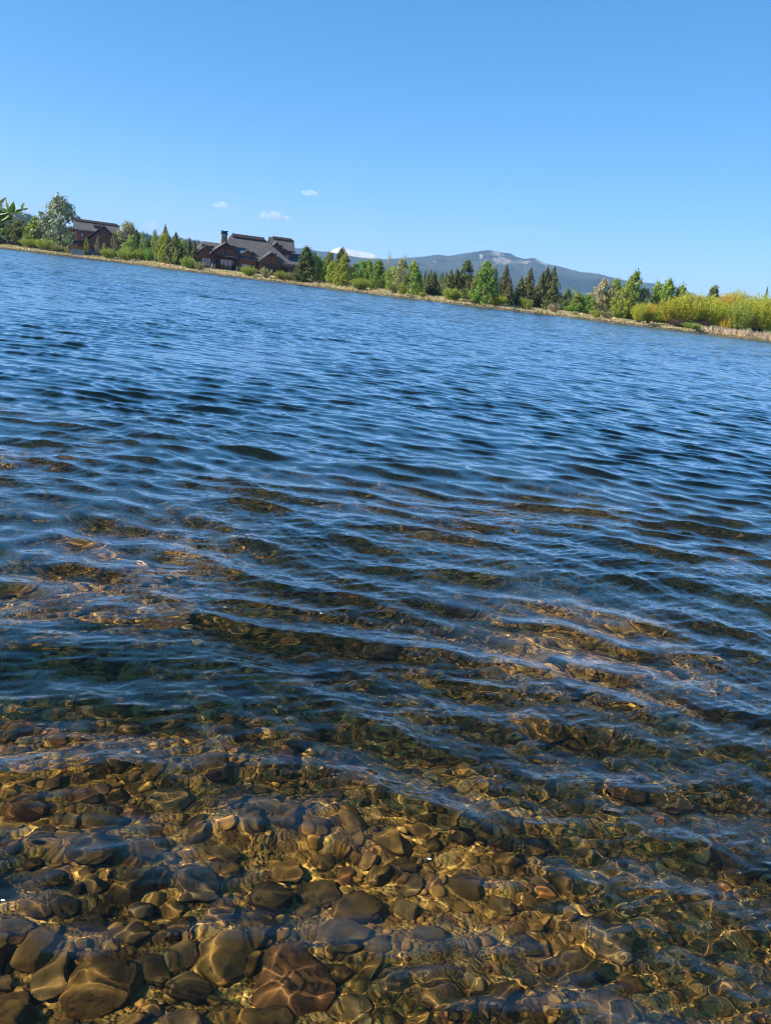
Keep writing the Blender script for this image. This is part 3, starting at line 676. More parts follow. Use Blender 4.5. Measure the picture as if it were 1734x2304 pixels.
# ------------------------------------------------------------------ buildings
class MB:
    def __init__(self): self.v = []; self.f = []
    def poly(self, pts, d):
        """closed prism: polygon pts extruded by vector d"""
        n = len(pts); k = len(self.v); d = Vector(d)
        self.v += [tuple(Vector(p)) for p in pts] + [tuple(Vector(p) + d) for p in pts]
        self.f.append(list(range(k, k + n))[::-1]); self.f.append(list(range(k + n, k + 2 * n)))
        for i in range(n): j = (i + 1) % n; self.f.append([k + i, k + j, k + n + j, k + n + i])
        return self
    def box(self, x0, x1, y0, y1, z0, z1):
        return self.poly([(x0, y0, z0), (x1, y0, z0), (x1, y1, z0), (x0, y1, z0)], (0, 0, z1 - z0))
    def done(self, name, mat, parent=None, bevel=0):
        me = bpy.data.meshes.new(name); me.from_pydata(self.v, [], self.f)
        b = bmesh.new(); b.from_mesh(me); bmesh.ops.recalc_face_normals(b, faces=b.faces); b.to_mesh(me); b.free()
        me.materials.append(mat); o = link(name, me); o.parent = parent
        return o
def wood_mat(name, c1, c2, board=0.2, rough=0.7):
    N = NT(name); tc = N.n('TexCoord')
    wv = N.n('TexWave', {'Vector': tc.outputs['Object'], 'Scale': 1.0 / board / 2, 'Distortion': 0.3}, bands_direction='Z', wave_profile='SAW')
    n = N.n('TexNoise', {'Vector': N.n('Mapping', {'Vector': tc.outputs['Object'], 'Scale': (0.6, 0.6, 5)}), 'Scale': 2.0, 'Detail': 5.0})
    c = N.ramp(n, [(0.3, c1), (0.7, c2)])
    bp = N.n('Bump', {'Height': wv, 'Strength': 0.6, 'Distance': 0.03})
    return N.done(N.n('BsdfPrincipled', {'Base Color': c, 'Roughness': rough, 'Normal': bp, 'Specular IOR Level': 0.3}))
def stone_mat(name, cs, scale=3.0):
    N = NT(name); tc = N.n('TexCoord')
    v = N.n('TexVoronoi', {'Vector': tc.outputs['Object'], 'Scale': scale})
    e = N.n('TexVoronoi', {'Vector': tc.outputs['Object'], 'Scale': scale}, feature='DISTANCE_TO_EDGE')
    s = N.n('SeparateColor', {'Color': v.outputs['Color']})
    c = N.ramp(s.outputs[0], [(i / (len(cs) - 1), q) for i, q in enumerate(cs)])
    r = N.ramp(e.outputs['Distance'], [(0.0, G(0.25)), (0.06, G(1))])
    mx = N.n('Mix', {'Factor': 1.0}, data_type='RGBA', blend_type='MULTIPLY'); N.t.links.new(c.outputs[0], mx.inputs[6]); N.t.links.new(r.outputs[0], mx.inputs[7])
    bp = N.n('Bump', {'Height': e.outputs['Distance'], 'Strength': 0.8, 'Distance': 0.1})
    return N.done(N.n('BsdfPrincipled', {'Base Color': mx.outputs[2], 'Roughness': 0.85, 'Normal': bp}))
def plain(name, col, rough=0.6, metal=0.0, spec=0.5):
    N = NT(name); tc = N.n('TexCoord'); n = N.n('TexNoise', {'Vector': tc.outputs['Object'], 'Scale': 2.5, 'Detail': 5.0})
    c = N.ramp(n, [(0.3, tuple(x * 0.82 for x in col)), (0.7, tuple(min(1, x * 1.15) for x in col))])
    return N.done(N.n('BsdfPrincipled', {'Base Color': c, 'Roughness': rough, 'Metallic': metal, 'Specular IOR Level': spec}))
RW = wood_mat('red_brown_siding', (0.26, 0.095, 0.05), (0.40, 0.15, 0.075))
DW = wood_mat('dark_siding', (0.14, 0.062, 0.050), (0.22, 0.095, 0.07))
TW = plain('dark_trim', (0.045, 0.032, 0.032))
OW = wood_mat('orange_deck_wood', (0.36, 0.14, 0.05), (0.50, 0.21, 0.08), 0.15)
ST = stone_mat('field_stone', [(0.16, 0.11, 0.07), (0.30, 0.21, 0.13), (0.42, 0.33, 0.23), (0.24, 0.20, 0.17)], 2.6)
GS = stone_mat('grey_stone_base', [(0.07, 0.08, 0.10), (0.12, 0.13, 0.16), (0.17, 0.18, 0.20)], 2.2)
CO = plain('concrete_wall', (0.36, 0.36, 0.37), 0.9)
N = NT('shingle_roof'); tc = N.n('TexCoord')
v = N.n('TexBrick', {'Vector': N.n('Mapping', {'Vector': tc.outputs['Object'], 'Scale': (1, 1, 1)}), 'Scale': 1.6, 'Color1': (0.105, 0.095, 0.10, 1), 'Color2': (0.15, 0.135, 0.14, 1), 'Mortar': (0.06, 0.055, 0.06, 1), 'Mortar Size': 0.03})
n_ = N.n('TexNoise', {'Vector': tc.outputs['Object'], 'Scale': 0.7, 'Detail': 6.0})
mx = N.n('Mix', {'Factor': 0.5}, data_type='RGBA', blend_type='OVERLAY'); N.t.links.new(v.outputs[0], mx.inputs[6]); N.t.links.new(n_.outputs[1], mx.inputs[7])
hs_ = N.n('HueSaturation', {'Saturation': 0.35, 'Color': mx.outputs[2]})
RF = N.done(N.n('BsdfPrincipled', {'Base Color': hs_, 'Roughness': 0.75, 'Specular IOR Level': 0.35}))
N = NT('window_glass'); GL = N.done(N.n('BsdfPrincipled', {'Base Color': (0.02, 0.03, 0.035, 1), 'Roughness': 0.06, 'Specular IOR Level': 1.0, 'Coat Weight': 0.6, 'Coat Roughness': 0.03}))
WM = plain('white_metal', (0.75, 0.75, 0.74), 0.4)
DM = plain('dark_metal', (0.03, 0.035, 0.04), 0.4, 0.6)

def gable_wall(mb, xl, xr, zb, zel, zer, xa, za, y, th=0.25):
    """front-facing gable wall polygon in the x-z plane at y"""
    mb.poly([(xl, y, zb), (xr, y, zb), (xr, y, zer), (xa, y, za), (xl, y, zel)], (0, th, 0))
def roof_y(mb, xl, zl, xa, za, xr, zr, y0, y1, th=0.28):
    """gable roof, ridge running back (along y)"""
    for (x, z) in ((xl, zl), (xr, zr)):
        mb.poly([(x, y0, z), (xa, y0, za), (xa, y0, za + th), (x, y0, z + th)], (0, y1 - y0, 0))
def roof_x(mb, x0, x1, yf, zf, yr, zr, yb, zb, th=0.28, hipl=0, hipr=0):
    """roof with its ridge along x; hip = how far the ridge end is pulled in"""
    mb.poly([(x0, yf, zf), (x1, yf, zf), (x1 - hipr, yr, zr), (x0 + hipl, yr, zr)], (0, 0, th))
    mb.poly([(x0, yb, zb), (x1, yb, zb), (x1 - hipr, yr, zr), (x0 + hipl, yr, zr)], (0, 0, th))
    if hipl: mb.poly([(x0, yf, zf), (x0, yb, zb), (x0 + hipl, yr, zr)], (0, 0, th))
    if hipr: mb.poly([(x1, yf, zf), (x1, yb, zb), (x1 - hipr, yr, zr)], (0, 0, th))
def window(parent, x0, x1, z0, z1, y, n=1, mat=TW):
    """frame with panes, front face at y (towards -y)"""
    f = MB(); t = 0.10
    f.box(x0, x1, y - 0.10, y + .02, z0, z0 + t).box(x0, x1, y - 0.10, y + .02, z1 - t, z1)
    for i in range(n + 1):
        xx = x0 + (x1 - x0 - t) * i / n; f.box(xx, xx + t, y - 0.098, y + .02, z0 + t, z1 - t)
    w_ = f.done('window', mat, parent)
    for i in range(n):
        a = x0 + (x1 - x0 - t) * i / n + t; b = x0 + (x1 - x0 - t) * (i + 1) / n
        MB().box(a, b, y - 0.05, y - 0.01, z0 + t, z1 - t).done('pane', GL, w_)
    return w_
def house_empty(name, px, dist, yaw, zg, label):
    o = bpy.data.objects.new(name, None); C.objects.link(o)
    az = az_of(px); o.location = (dist * math.sin(az), dist * math.cos(az), zg); o.rotation_euler = (0, 0, yaw)
    return props(o, label, 'house')
Z0 = 1.05
def lodge():
    L = house_empty('lodge', 560, 192, math.radians(22), Z0, 'big red-brown lodge with dark roofs, a stone chimney and a tower wing at the water')
    z = lambda a: a - Z0
    # --- walls: (x right, y back, local z)
    MB().box(-11.6, -8.6, 0.3, 9, -.6, z(4.3)).done('left_wing_wall', RW, L)
    m = MB(); gable_wall(m, -11.7, -8.4, -.6, z(4.3), z(5.0), -9.95, z(6.0), 0); m.done('left_gable_wall', RW, L)
    MB().box(-8.6, 9.9, 1.2, 11, -.6, z(4.2)).done('main_wall', DW, L)
    m = MB(); gable_wall(m, -8.5, -2.6, z(4.3), z(4.75), z(4.65), -5.9, z(6.9), -1.35, .2); m.done('porch_gable_panel', DW, L)
    MB().box(-6.05, -5.8, -1.5, -1.35, z(4.5), z(6.6)).done('king_post', TW, L)
    MB().box(-8.6, -8.35, -.9, 1.2, -.2, z(4.3)).done('porch_side_wall', RW, L)
    MB().box(-8.6, -2.6, -1.62, -1.36, z(4.12), z(4.46)).done('porch_beam', TW, L)
    for x, w_ in ((-8.85, .85), (-3.4, .85)):
        MB().box(x, x + w_, -2.0, -1.15, -.6, z(2.3)).done('stone_pier', ST, L)
        MB().box(x + .15, x + .38, -1.75, -1.5, z(2.3), z(4.4)).done('post', TW, L)
        MB().box(x + .5, x + .73, -1.752, -1.5, z(2.3), z(4.4)).done('post', TW, L)
    m = MB(); m.poly([(-6.4, -1.7, z(4.15)), (-3.4, -1.7, z(4.15)), (-3.4, -1.4, z(4.5)), (-6.4, -1.4, z(4.5))], (0, 0, .06)); m.done('awning', WM if False else RF, L)
    # string of small white lights or letters under the awning: pale dashes
    m = MB()
    for i in range(11):
        x = -5.8 + i * 0.24
        if i in (3, 8): continue
        m.box(x, x + .15, -1.68, -1.63, z(4.18), z(4.32))
    m.done('sign_letters', WM, L)
    window(L, -6.6, -3.0, z(1.2), z(3.6), 1.17, 4)
    MB().box(-7.9, -7.2, 1.12, 1.2, z(1.1), z(3.2)).done('door', TW, L)
    window(L, -11.0, -8.75, z(1.75), z(3.4), -.02, 3)
    m = MB(); gable_wall(m, -2.2, 1.6, -.6, z(4.7), z(3.95), -.54, z(6.0), 0.55); m.done('middle_gable_wall', RW, L)
    window(L, -1.9, 1.1, z(1.9), z(3.15), 0.53, 3)
    m = MB(); gable_wall(m, 2.3, 7.2, -.6, z(4.1), z(3.9), 4.95, z(6.2), -.35); m.done('right_gable_wall', DW, L)
    MB().box(4.8, 5.05, -.5, -.35, z(3.7), z(6.0)).done('king_post', TW, L)
    MB().box(2.5, 7.0, -.52, -.35, z(3.35), z(3.65)).done('gable_beam', TW, L)
    window(L, 3.9, 7.0, z(1.2), z(3.2), -.37, 4)
    window(L, 7.9, 9.6, z(2.0), z(3.2), 1.18, 3)
    MB().box(-11.9, 10.2, -1.1, 0.3, -1, z(1.14)).done('terrace', CO, L)
    m = MB()
    for i in range(12): m.box(-11.9 + i * .27, -11.86 + i * .27, -1.05, -1.0, z(1.14), z(1.85))
    m.box(-11.9, -8.9, -1.06, -.99, z(1.85), z(1.92)); m.done('railing', WM, L)
    # --- roofs
    m = MB(); roof_x(m, -11.9, -6.5, .5, z(4.8), 4.5, z(6.75), 9, z(4.3), hipl=1.6); m.done('left_wing_roof', RF, L)
    m = MB(); roof_y(m, -12.2, z(4.05), -9.95, z(6.05), -8.0, z(4.5), -.7, 4.2); m.done('left_gable_roof', RF, L)
    m = MB(); roof_x(m, -7.2, 10.6, -.1, z(3.95), 6, z(9.05), 12.2, z(4.1), hipl=3.6, hipr=6.2); m.done('main_roof', RF, L)
    m = MB(); roof_y(m, -9.3, z(4.35), -5.9, z(7.0), -2.0, z(4.35), -2.2, 4.5, .32); m.done('porch_roof', RF, L)
    m = MB(); roof_y(m, -2.2, z(4.75), -.54, z(6.05), 1.75, z(3.85), -.1, 4); m.done('middle_gable_roof', RF, L)
    m = MB(); roof_y(m, 2.0, z(3.95), 4.95, z(6.25), 7.8, z(3.65), -1.0, 4.5); m.done('right_gable_roof', RF, L)
    m = MB(); m.poly([(7.3, -.6, z(3.75)), (10.6, .1, z(3.6)), (5.6, 3.2, z(6.75))], (0, 0, .25)); m.done('lean_roof', RF, L)
    m = MB()
    roof_x(m, -3.4, 4.3, 5.1, z(8.9), 6, z(9.55), 6.9, z(8.9), .16); m.box(-3.3, 4.2, 5.35, 6.65, z(8.6), z(8.95)); m.done('ridge_vent', TW, L)
    for (x, y, zz, wd) in ((-4.6, 0.2, 6.42, 1.9), (.35, 1.0, 5.55, 1.3), (5.75, .4, 5.85, .9)):
        m = MB(); m.box(x, x + wd * .6, y, y + .9 + wd * .3, z(zz) - .3, z(zz) + .26); m.box(x - .12, x + wd * .6 + .12, y - .15, y + 1 + wd * .3, z(zz) + .262, z(zz) + .34); m.done('roof_vent', TW, L)
    for (x, y, zz) in ((-10.9, .3, 6.15), (-9.2, .2, 6.05)):
        m = MB(); m.box(x, x + .9, y, y + .9, z(zz) - .4, z(zz) + .12); m.done('roof_vent', TW, L)
    MB().poly([(-2.0, 1.2, z(5.2)), (-.9, 1.6, z(5.85)), (-1.7, 1.9, z(6.0)), (-2.2, 1.5, z(5.6))], (0, -.1, .08)).done('flashing', WM, L)
    ch = MB().box(-6.45, -5.15, 1.6, 2.8, z(6), z(9.1)).done('chimney', ST, L)
    m = MB(); m.box(-6.55, -5.05, 1.5, 2.9, z(9.1), z(9.3))
    for x in (-6.4, -5.35):
        for y in (1.65, 2.6): m.box(x, x + .15, y, y + .15, z(9.3), z(9.65))
    m.box(-6.55, -5.05, 1.5, 2.9, z(9.65), z(9.82)); m.box(-6.2, -5.4, 1.85, 2.5, z(9.3), z(9.6)); m.done('chimney_cap', DM, ch)
    # --- tower
    MB().box(6.3, 11.3, 5.6, 10.2, 0, z(7.2)).done('tower_wall', DW, L)
    m = MB(); roof_x(m, 5.7, 11.9, 5.0, z(7.1), 7.6, z(9.85), 10.6, z(7.0)); m.done('tower_roof', RF, L)
    m = MB(); m.poly([(11.3, 5.3, z(7.1)), (11.3, 10.1, z(7.1)), (11.3, 7.6, z(9.8))], (.22, 0, 0)); m.done('tower_gable_wall', DW, L)
    m = MB(); roof_x(m, 6.7, 11.4, 7.0, z(9.75), 7.6, z(10.25), 8.2, z(9.75), .14); m.box(6.8, 11.3, 7.15, 8.05, z(9.4), z(9.8)); m.done('ridge_vent', TW, L)
    m = MB(); gable_wall(m, 6.0, 8.5, z(6.2), z(7.5), z(7.2), 7.0, z(8.75), 4.45); m.done('dormer_wall', DW, L)
    m = MB(); roof_y(m, 5.6, z(7.4), 7.0, z(8.85), 9.0, z(6.75), 4.0, 7.0, .22); m.done('dormer_roof', RF, L)
    MB().box(7.7, 8.6, 4.6, 5.4, z(7.9), z(8.45)).done('roof_vent', TW, L)
    window(L, 9.6, 10.6, z(5.3), z(6.4), 5.58, 2)
    MB().box(10.0, 14.2, 6.8, 12, -.5, z(5.0)).done('rear_wall', DW, L)
    m = MB(); roof_x(m, 10.6, 15.2, 5.6, z(4.75), 9, z(6.75), 12.4, z(4.7), hipr=.4); m.done('rear_roof', RF, L)
    m = MB(); roof_x(m, 9.2, 13.2, 2.4, z(4.1), 5.6, z(5.5), 8, z(4.1)); m.done('side_roof', RF, L)
    MB().box(9.9, 12.6, 3.0, 8, -.5, z(4.2)).done('side_wall', DW, L)
lodge()
def cabin():
    L = house_empty('cabin', 222, 220, math.radians(24), Z0, 'smaller dark brown cabin with a steep gable and a stone base beside the silvery tree'); L.scale = (1.08, 1.08, 1.05)
    z = lambda a: a - Z0
    MB().box(-4.9, 4.4, 1.4, 8, -.6, z(6.3)).done('main_wall', RW, L)
    m = MB(); m.poly([(-4.9, 1.4, z(6.3)), (-4.9, 8, z(6.3)), (-4.9, 4.4, z(8.3))], (.2, 0, 0)); m.done('side_gable_wall', RW, L)
    m = MB(); gable_wall(m, -2.35, 4.7, z(2.4), z(4.4), z(4.3), 1.13, z(7.75), -1.0); m.done('front_gable_wall', DW, L)
    MB().box(-2.3, 4.7, -.8, 3, z(2.4), z(4.2)).done('front_block', DW, L)
    MB().box(-2.45, 1.9, -1.12, 1.0, -.6, z(2.5)).done('stone_base', GS, L)
    MB().box(1.9, 5.0, -1.03, 1.0, -.6, z(2.4)).done('lower_wall', DW, L)
    MB().box(4.7, 5.4, -.3, 4.0, -.6, z(3.9)).done('side_annex', RW, L)
    m = MB(); roof_x(m, -5.4, 4.9, .9, z(6.25), 4.4, z(8.5), 8.4, z(6.0)); m.done('main_roof', RF, L)
    m = MB(); roof_x(m, -5.2, 4.4, 3.7, z(8.45), 4.4, z(8.95), 5.1, z(8.45), .14); m.box(-5.0, 4.2, 3.85, 4.95, z(8.0), z(8.5)); m.done('ridge_vent', TW, L)
    m = MB()
    # front gable roof: the left slope runs far down, flattening at its foot
    m.poly([(-3.55, -1.5, z(4.0)), (1.13, -1.5, z(7.85)), (1.13, -1.5, z(8.1)), (-3.55, -1.5, z(4.25))], (0, 5.5, 0))
    m.poly([(-5.5, -1.2, z(3.75)), (-3.45, -1.2, z(4.08)), (-3.45, -1.2, z(4.3)), (-5.5, -1.2, z(3.95))], (0, 4.5, 0))
    m.poly([(5.8, -1.5, z(3.7)), (1.13, -1.5, z(7.85)), (1.13, -1.5, z(8.1)), (5.8, -1.5, z(3.95))], (0, 5.5, 0)); m.done('front_gable_roof', RF, L)
    m = MB(); roof_x(m, -1.0, 1.2, 1.9, z(7.75), 3.0, z(8.2), 3.6, z(7.9), .14); m.box(-.9, 1.0, 2.1, 3.3, z(7.2), z(7.8)); m.done('roof_vent', TW, L)
    window(L, -3.9, -3.2, z(4.9), z(5.9), 1.38, 1)
    w_ = MB(); w_.box(-5.0, -4.88, 2.6, 4.0, z(4.6), z(5.9)); w_.done('window', GL, L)
    MB().box(-5.3, -4.9, 2.3, 4.3, z(4.2), z(4.35)).done('balcony', OW, L)
    MB().box(-5.6, -2.9, -.9, 1.4, z(3.0), z(3.7)).done('porch_fascia', TW, L)
    for x in (-5.5, -4.2, -3.0): MB().box(x, x + .15, -.9, -.75, z(1.9), z(3.0)).done('post', TW, L)
    m = MB(); m.box(-6.7, -3.2, -2.0, 1.3, z(2.0), z(2.12))
    for i in range(3): m.box(-6.7, -3.2, -2.05, -1.98, z(2.2) + i * .17, z(2.31) + i * .17)
    for i in range(3): m.box(-6.75, -6.68, -2.0, 1.3, z(2.2) + i * .17, z(2.31) + i * .17)
    m.done('deck', OW, L)
    MB().box(-6.0, -3.1, -1.9, 1.2, -.6, z(1.98)).done('concrete_base', CO, L)
    MB().poly([(5.6, -1.3, z(3.5)), (6.0, -1.3, z(3.9)), (6.1, -1.3, z(3.75)), (5.75, -1.3, z(3.35))], (0, .1, 0)).done('gutter_end', WM, L)
cabin()

# small white car half hidden by the trees right of the lodge
def small_car(px, setback):
    az = az_of(px); d = float(shore_dist(np.array([az]))[0]) + setback; x, y = d * math.sin(az), d * math.cos(az)
    r = props(bpy.data.objects.new('parked_car', None), 'small white car parked between the trees right of the lodge', 'car'); C.objects.link(r)
    r.location = (x, y, lz(x, y)); r.rotation_euler = (0, 0, math.radians(12))
    m = MB(); m.poly([(-2.1, -.85, .35), (2.1, -.85, .35), (2.15, -.85, .75), (1.2, -.85, .9), (.6, -.85, 1.4), (-1.1, -.85, 1.42), (-1.8, -.85, .95), (-2.15, -.85, .85)], (0, 1.7, 0)); m.done('body', WM, r)
    m = MB(); m.poly([(-1.6, -.87, .93), (1.05, -.87, .93), (.55, -.87, 1.33), (-1.05, -.87, 1.35)], (0, 1.74, 0)); m.done('window', GL, r)
    for x_ in (-1.35, 1.35):
        for y_ in (-.88, .68):
            m = MB(); m.poly([(x_ + .33 * math.cos(k * .524), y_, .33 + .33 * math.sin(k * .524)) for k in range(12)], (0, .2, 0)); m.done('wheel', DM, r)
small_car(716, 14)
# dark rail fence at the far left
f = props(bpy.data.objects.new('rail_fence', None), 'dark wooden rail fence under the trees at the far left of the shore', 'fence'); C.objects.link(f)
az = az_of(8); d = float(shore_dist(np.array([az]))[0]) + 9; f.location = (d * math.sin(az), d * math.cos(az), .95); f.rotation_euler = (0, 0, math.radians(24))
for i in range(5): MB().box(-4 + i * 2, -3.88 + i * 2, -.06, .06, -.2, 1.15).done('post', TW, f)
for zz in (.35, .7, 1.02): MB().box(-4.1, 4.2, -.1, -.062, zz, zz + .1).done('rail', TW, f)
# ------------------------------------------------------------------ stones
def rock_mesh(seed, sub=4, flat=0.62, rough=0.22, boxy=0.0):
    b = bmesh.new(); bmesh.ops.create_icosphere(b, subdivisions=sub, radius=0.5)
    g = random.Random(seed); o = Vector((g.random() * 50, g.random() * 50, g.random() * 50))
    ax = Vector((1, g.uniform(.68, .95), flat * g.uniform(.8, 1.15)))
    cuts = [(Vector((g.gauss(0, 1), g.gauss(0, 1), g.gauss(0, 1))).normalized(), g.uniform(.30, .43)) for _ in range(11)]
    for v in b.verts:
        p = v.co.copy(); n = p.normalized()
        r = 1 + rough * mnoise.noise(n * 1.1 + o) + rough * .45 * mnoise.noise(n * 2.6 + o) + rough * .12 * mnoise.noise(n * 8 + o)
        p = n * 0.5 * r
        for cn, cd_ in cuts:
            e = p.dot(cn) - cd_
            if e > 0: p -= cn * e * 0.9
        v.co = Vector((p.x * ax.x, p.y * ax.y, p.z * ax.z))
    me = bpy.data.meshes.new('stone'); b.to_mesh(me); b.free()
    me.polygons.foreach_set('use_smooth', [True] * len(me.polygons)); return me
N = NT('algae_stone'); g = N.n('NewGeometry'); oi = N.n('ObjectInfo'); tc = N.n('TexCoord')
base = N.ramp(oi.outputs['Random'], [(0.0, (0.10, 0.065, 0.022)), (0.25, (0.21, 0.13, 0.035)), (0.45, (0.12, 0.09, 0.04)), (0.6, (0.28, 0.17, 0.045)), (0.75, (0.17, 0.135, 0.085)), (0.88, (0.22, 0.11, 0.04)), (1.0, (0.34, 0.24, 0.10))])
nz = N.n('TexNoise', {'Vector': g.outputs['Position'], 'Scale': 13.0, 'Detail': 7.0, 'Roughness': 0.65})
nf = N.n('TexNoise', {'Vector': g.outputs['Position'], 'Scale': 70.0, 'Detail': 4.0, 'Roughness': 0.7})
mot = N.ramp(nz, [(0.30, (0.42, 0.44, 0.42)), (0.52, (1, 1, 1)), (0.72, (1.0, 0.95, 0.75))])
mx = N.n('Mix', {'Factor': 1.0}, data_type='RGBA', blend_type='MULTIPLY'); N.t.links.new(base.outputs[0], mx.inputs[6]); N.t.links.new(mot.outputs[0], mx.inputs[7])
fm = N.ramp(nf, [(0.35, G(0.6)), (0.6, G(1.0))])
my = N.n('Mix', {'Factor': 0.7}, data_type='RGBA', blend_type='MULTIPLY'); N.t.links.new(mx.outputs[2], my.inputs[6]); N.t.links.new(fm.outputs[0], my.inputs[7])
bp = N.n('Bump', {'Height': nf, 'Strength': 0.5, 'Distance': 0.006})
pz = N.n('TexNoise', {'Vector': g.outputs['Position'], 'Scale': 2.1, 'Detail': 3.0}); pr2 = N.ramp(pz, [(0.38, (0.65, 0.66, 0.62)), (0.60, (1.25, 1.2, 1.05))])
mz = N.n('Mix', {'Factor': 1.0}, data_type='RGBA', blend_type='MULTIPLY'); N.t.links.new(my.outputs[2], mz.inputs[6]); N.t.links.new(pr2.outputs[0], mz.inputs[7]); my = mz
STONE = N.done(N.n('BsdfPrincipled', {'Base Color': my.outputs[2], 'Roughness': 0.7, 'Normal': bp, 'Specular IOR Level': 0.15}))
N = NT('pebble_mix'); g = N.n('NewGeometry')
base = N.ramp(g.outputs['Random Per Island'], [(0.0, (0.14, 0.085, 0.025)), (0.3, (0.32, 0.19, 0.045)), (0.55, (0.46, 0.28, 0.07)), (0.75, (0.36, 0.17, 0.05)), (0.95, (0.60, 0.39, 0.11)), (1.0, (0.66, 0.48, 0.20))])
nf = N.n('TexNoise', {'Vector': g.outputs['Position'], 'Scale': 60.0, 'Detail': 4.0})
fm = N.ramp(nf, [(0.35, G(0.6)), (0.6, G(1.0))])
my = N.n('Mix', {'Factor': 0.8}, data_type='RGBA', blend_type='MULTIPLY'); N.t.links.new(base.outputs[0], my.inputs[6]); N.t.links.new(fm.outputs[0], my.inputs[7])
pz = N.n('TexNoise', {'Vector': g.outputs['Position'], 'Scale': 2.1, 'Detail': 3.0}); pr2 = N.ramp(pz, [(0.38, (0.62, 0.62, 0.56)), (0.60, (1.25, 1.2, 1.05))])
mz = N.n('Mix', {'Factor': 1.0}, data_type='RGBA', blend_type='MULTIPLY'); N.t.links.new(my.outputs[2], mz.inputs[6]); N.t.links.new(pr2.outputs[0], mz.inputs[7]); my = mz
PEBBLE = N.done(N.n('BsdfPrincipled', {'Base Color': my.outputs[2], 'Roughness': 0.7, 'Specular IOR Level': 0.15}))
PROTO = [rock_mesh(200 + i, 4, [0.62, 0.5, 0.7, 0.42][i % 4], [0.30, 0.22, 0.38][i % 3]) for i in range(14)]
for p in PROTO: p.materials.append(STONE)
def through_water(px, py):
    """follow the ray of a pixel through a flat water surface down to the bed"""
    d = ray(px, py); k = -CAM.z / d.z; p = CAM + d * k
    h = Vector((d.x, d.y, 0)); s = h.length / 1.333; hz = h.normalized() * s; dz = -math.sqrt(1 - s * s)
    q = Vector((hz.x, hz.y, dz)); t = 0
    for _ in range(400):
        t += 0.01; c = p + q * t
        if c.z < float(bed_z(np.array([c.x]), np.array([c.y]))[0]) + 0.02: break
    return c
placed = []
def put_stone(x, y, size, label, sink=0.25, z=None, rot=None, proto=None, squash=1.0, tilt=0.18, kind='stone', rx=1.0):
    me = PROTO[proto if proto is not None else random.randrange(len(PROTO))]
    o = bpy.data.objects.new(kind, me); C.objects.link(o)
    zz = float(bed_z(np.array([x]), np.array([y]))[0]) if z is None else z
    o.scale = (size * rx, size, size * squash); hgt = size * 0.5 * squash * 0.6
    o.location = (x, y, zz + hgt * (1 - sink * 2)); o.rotation_euler = (random.gauss(0, tilt), random.gauss(0, tilt), rot if rot is not None else random.random() * 6.28)
    props(o, label, 'stone', 'stones lying on the lake bed'); o.cycles.is_caustics_receiver = True
    placed.append((x, y, size * 0.5)); return o
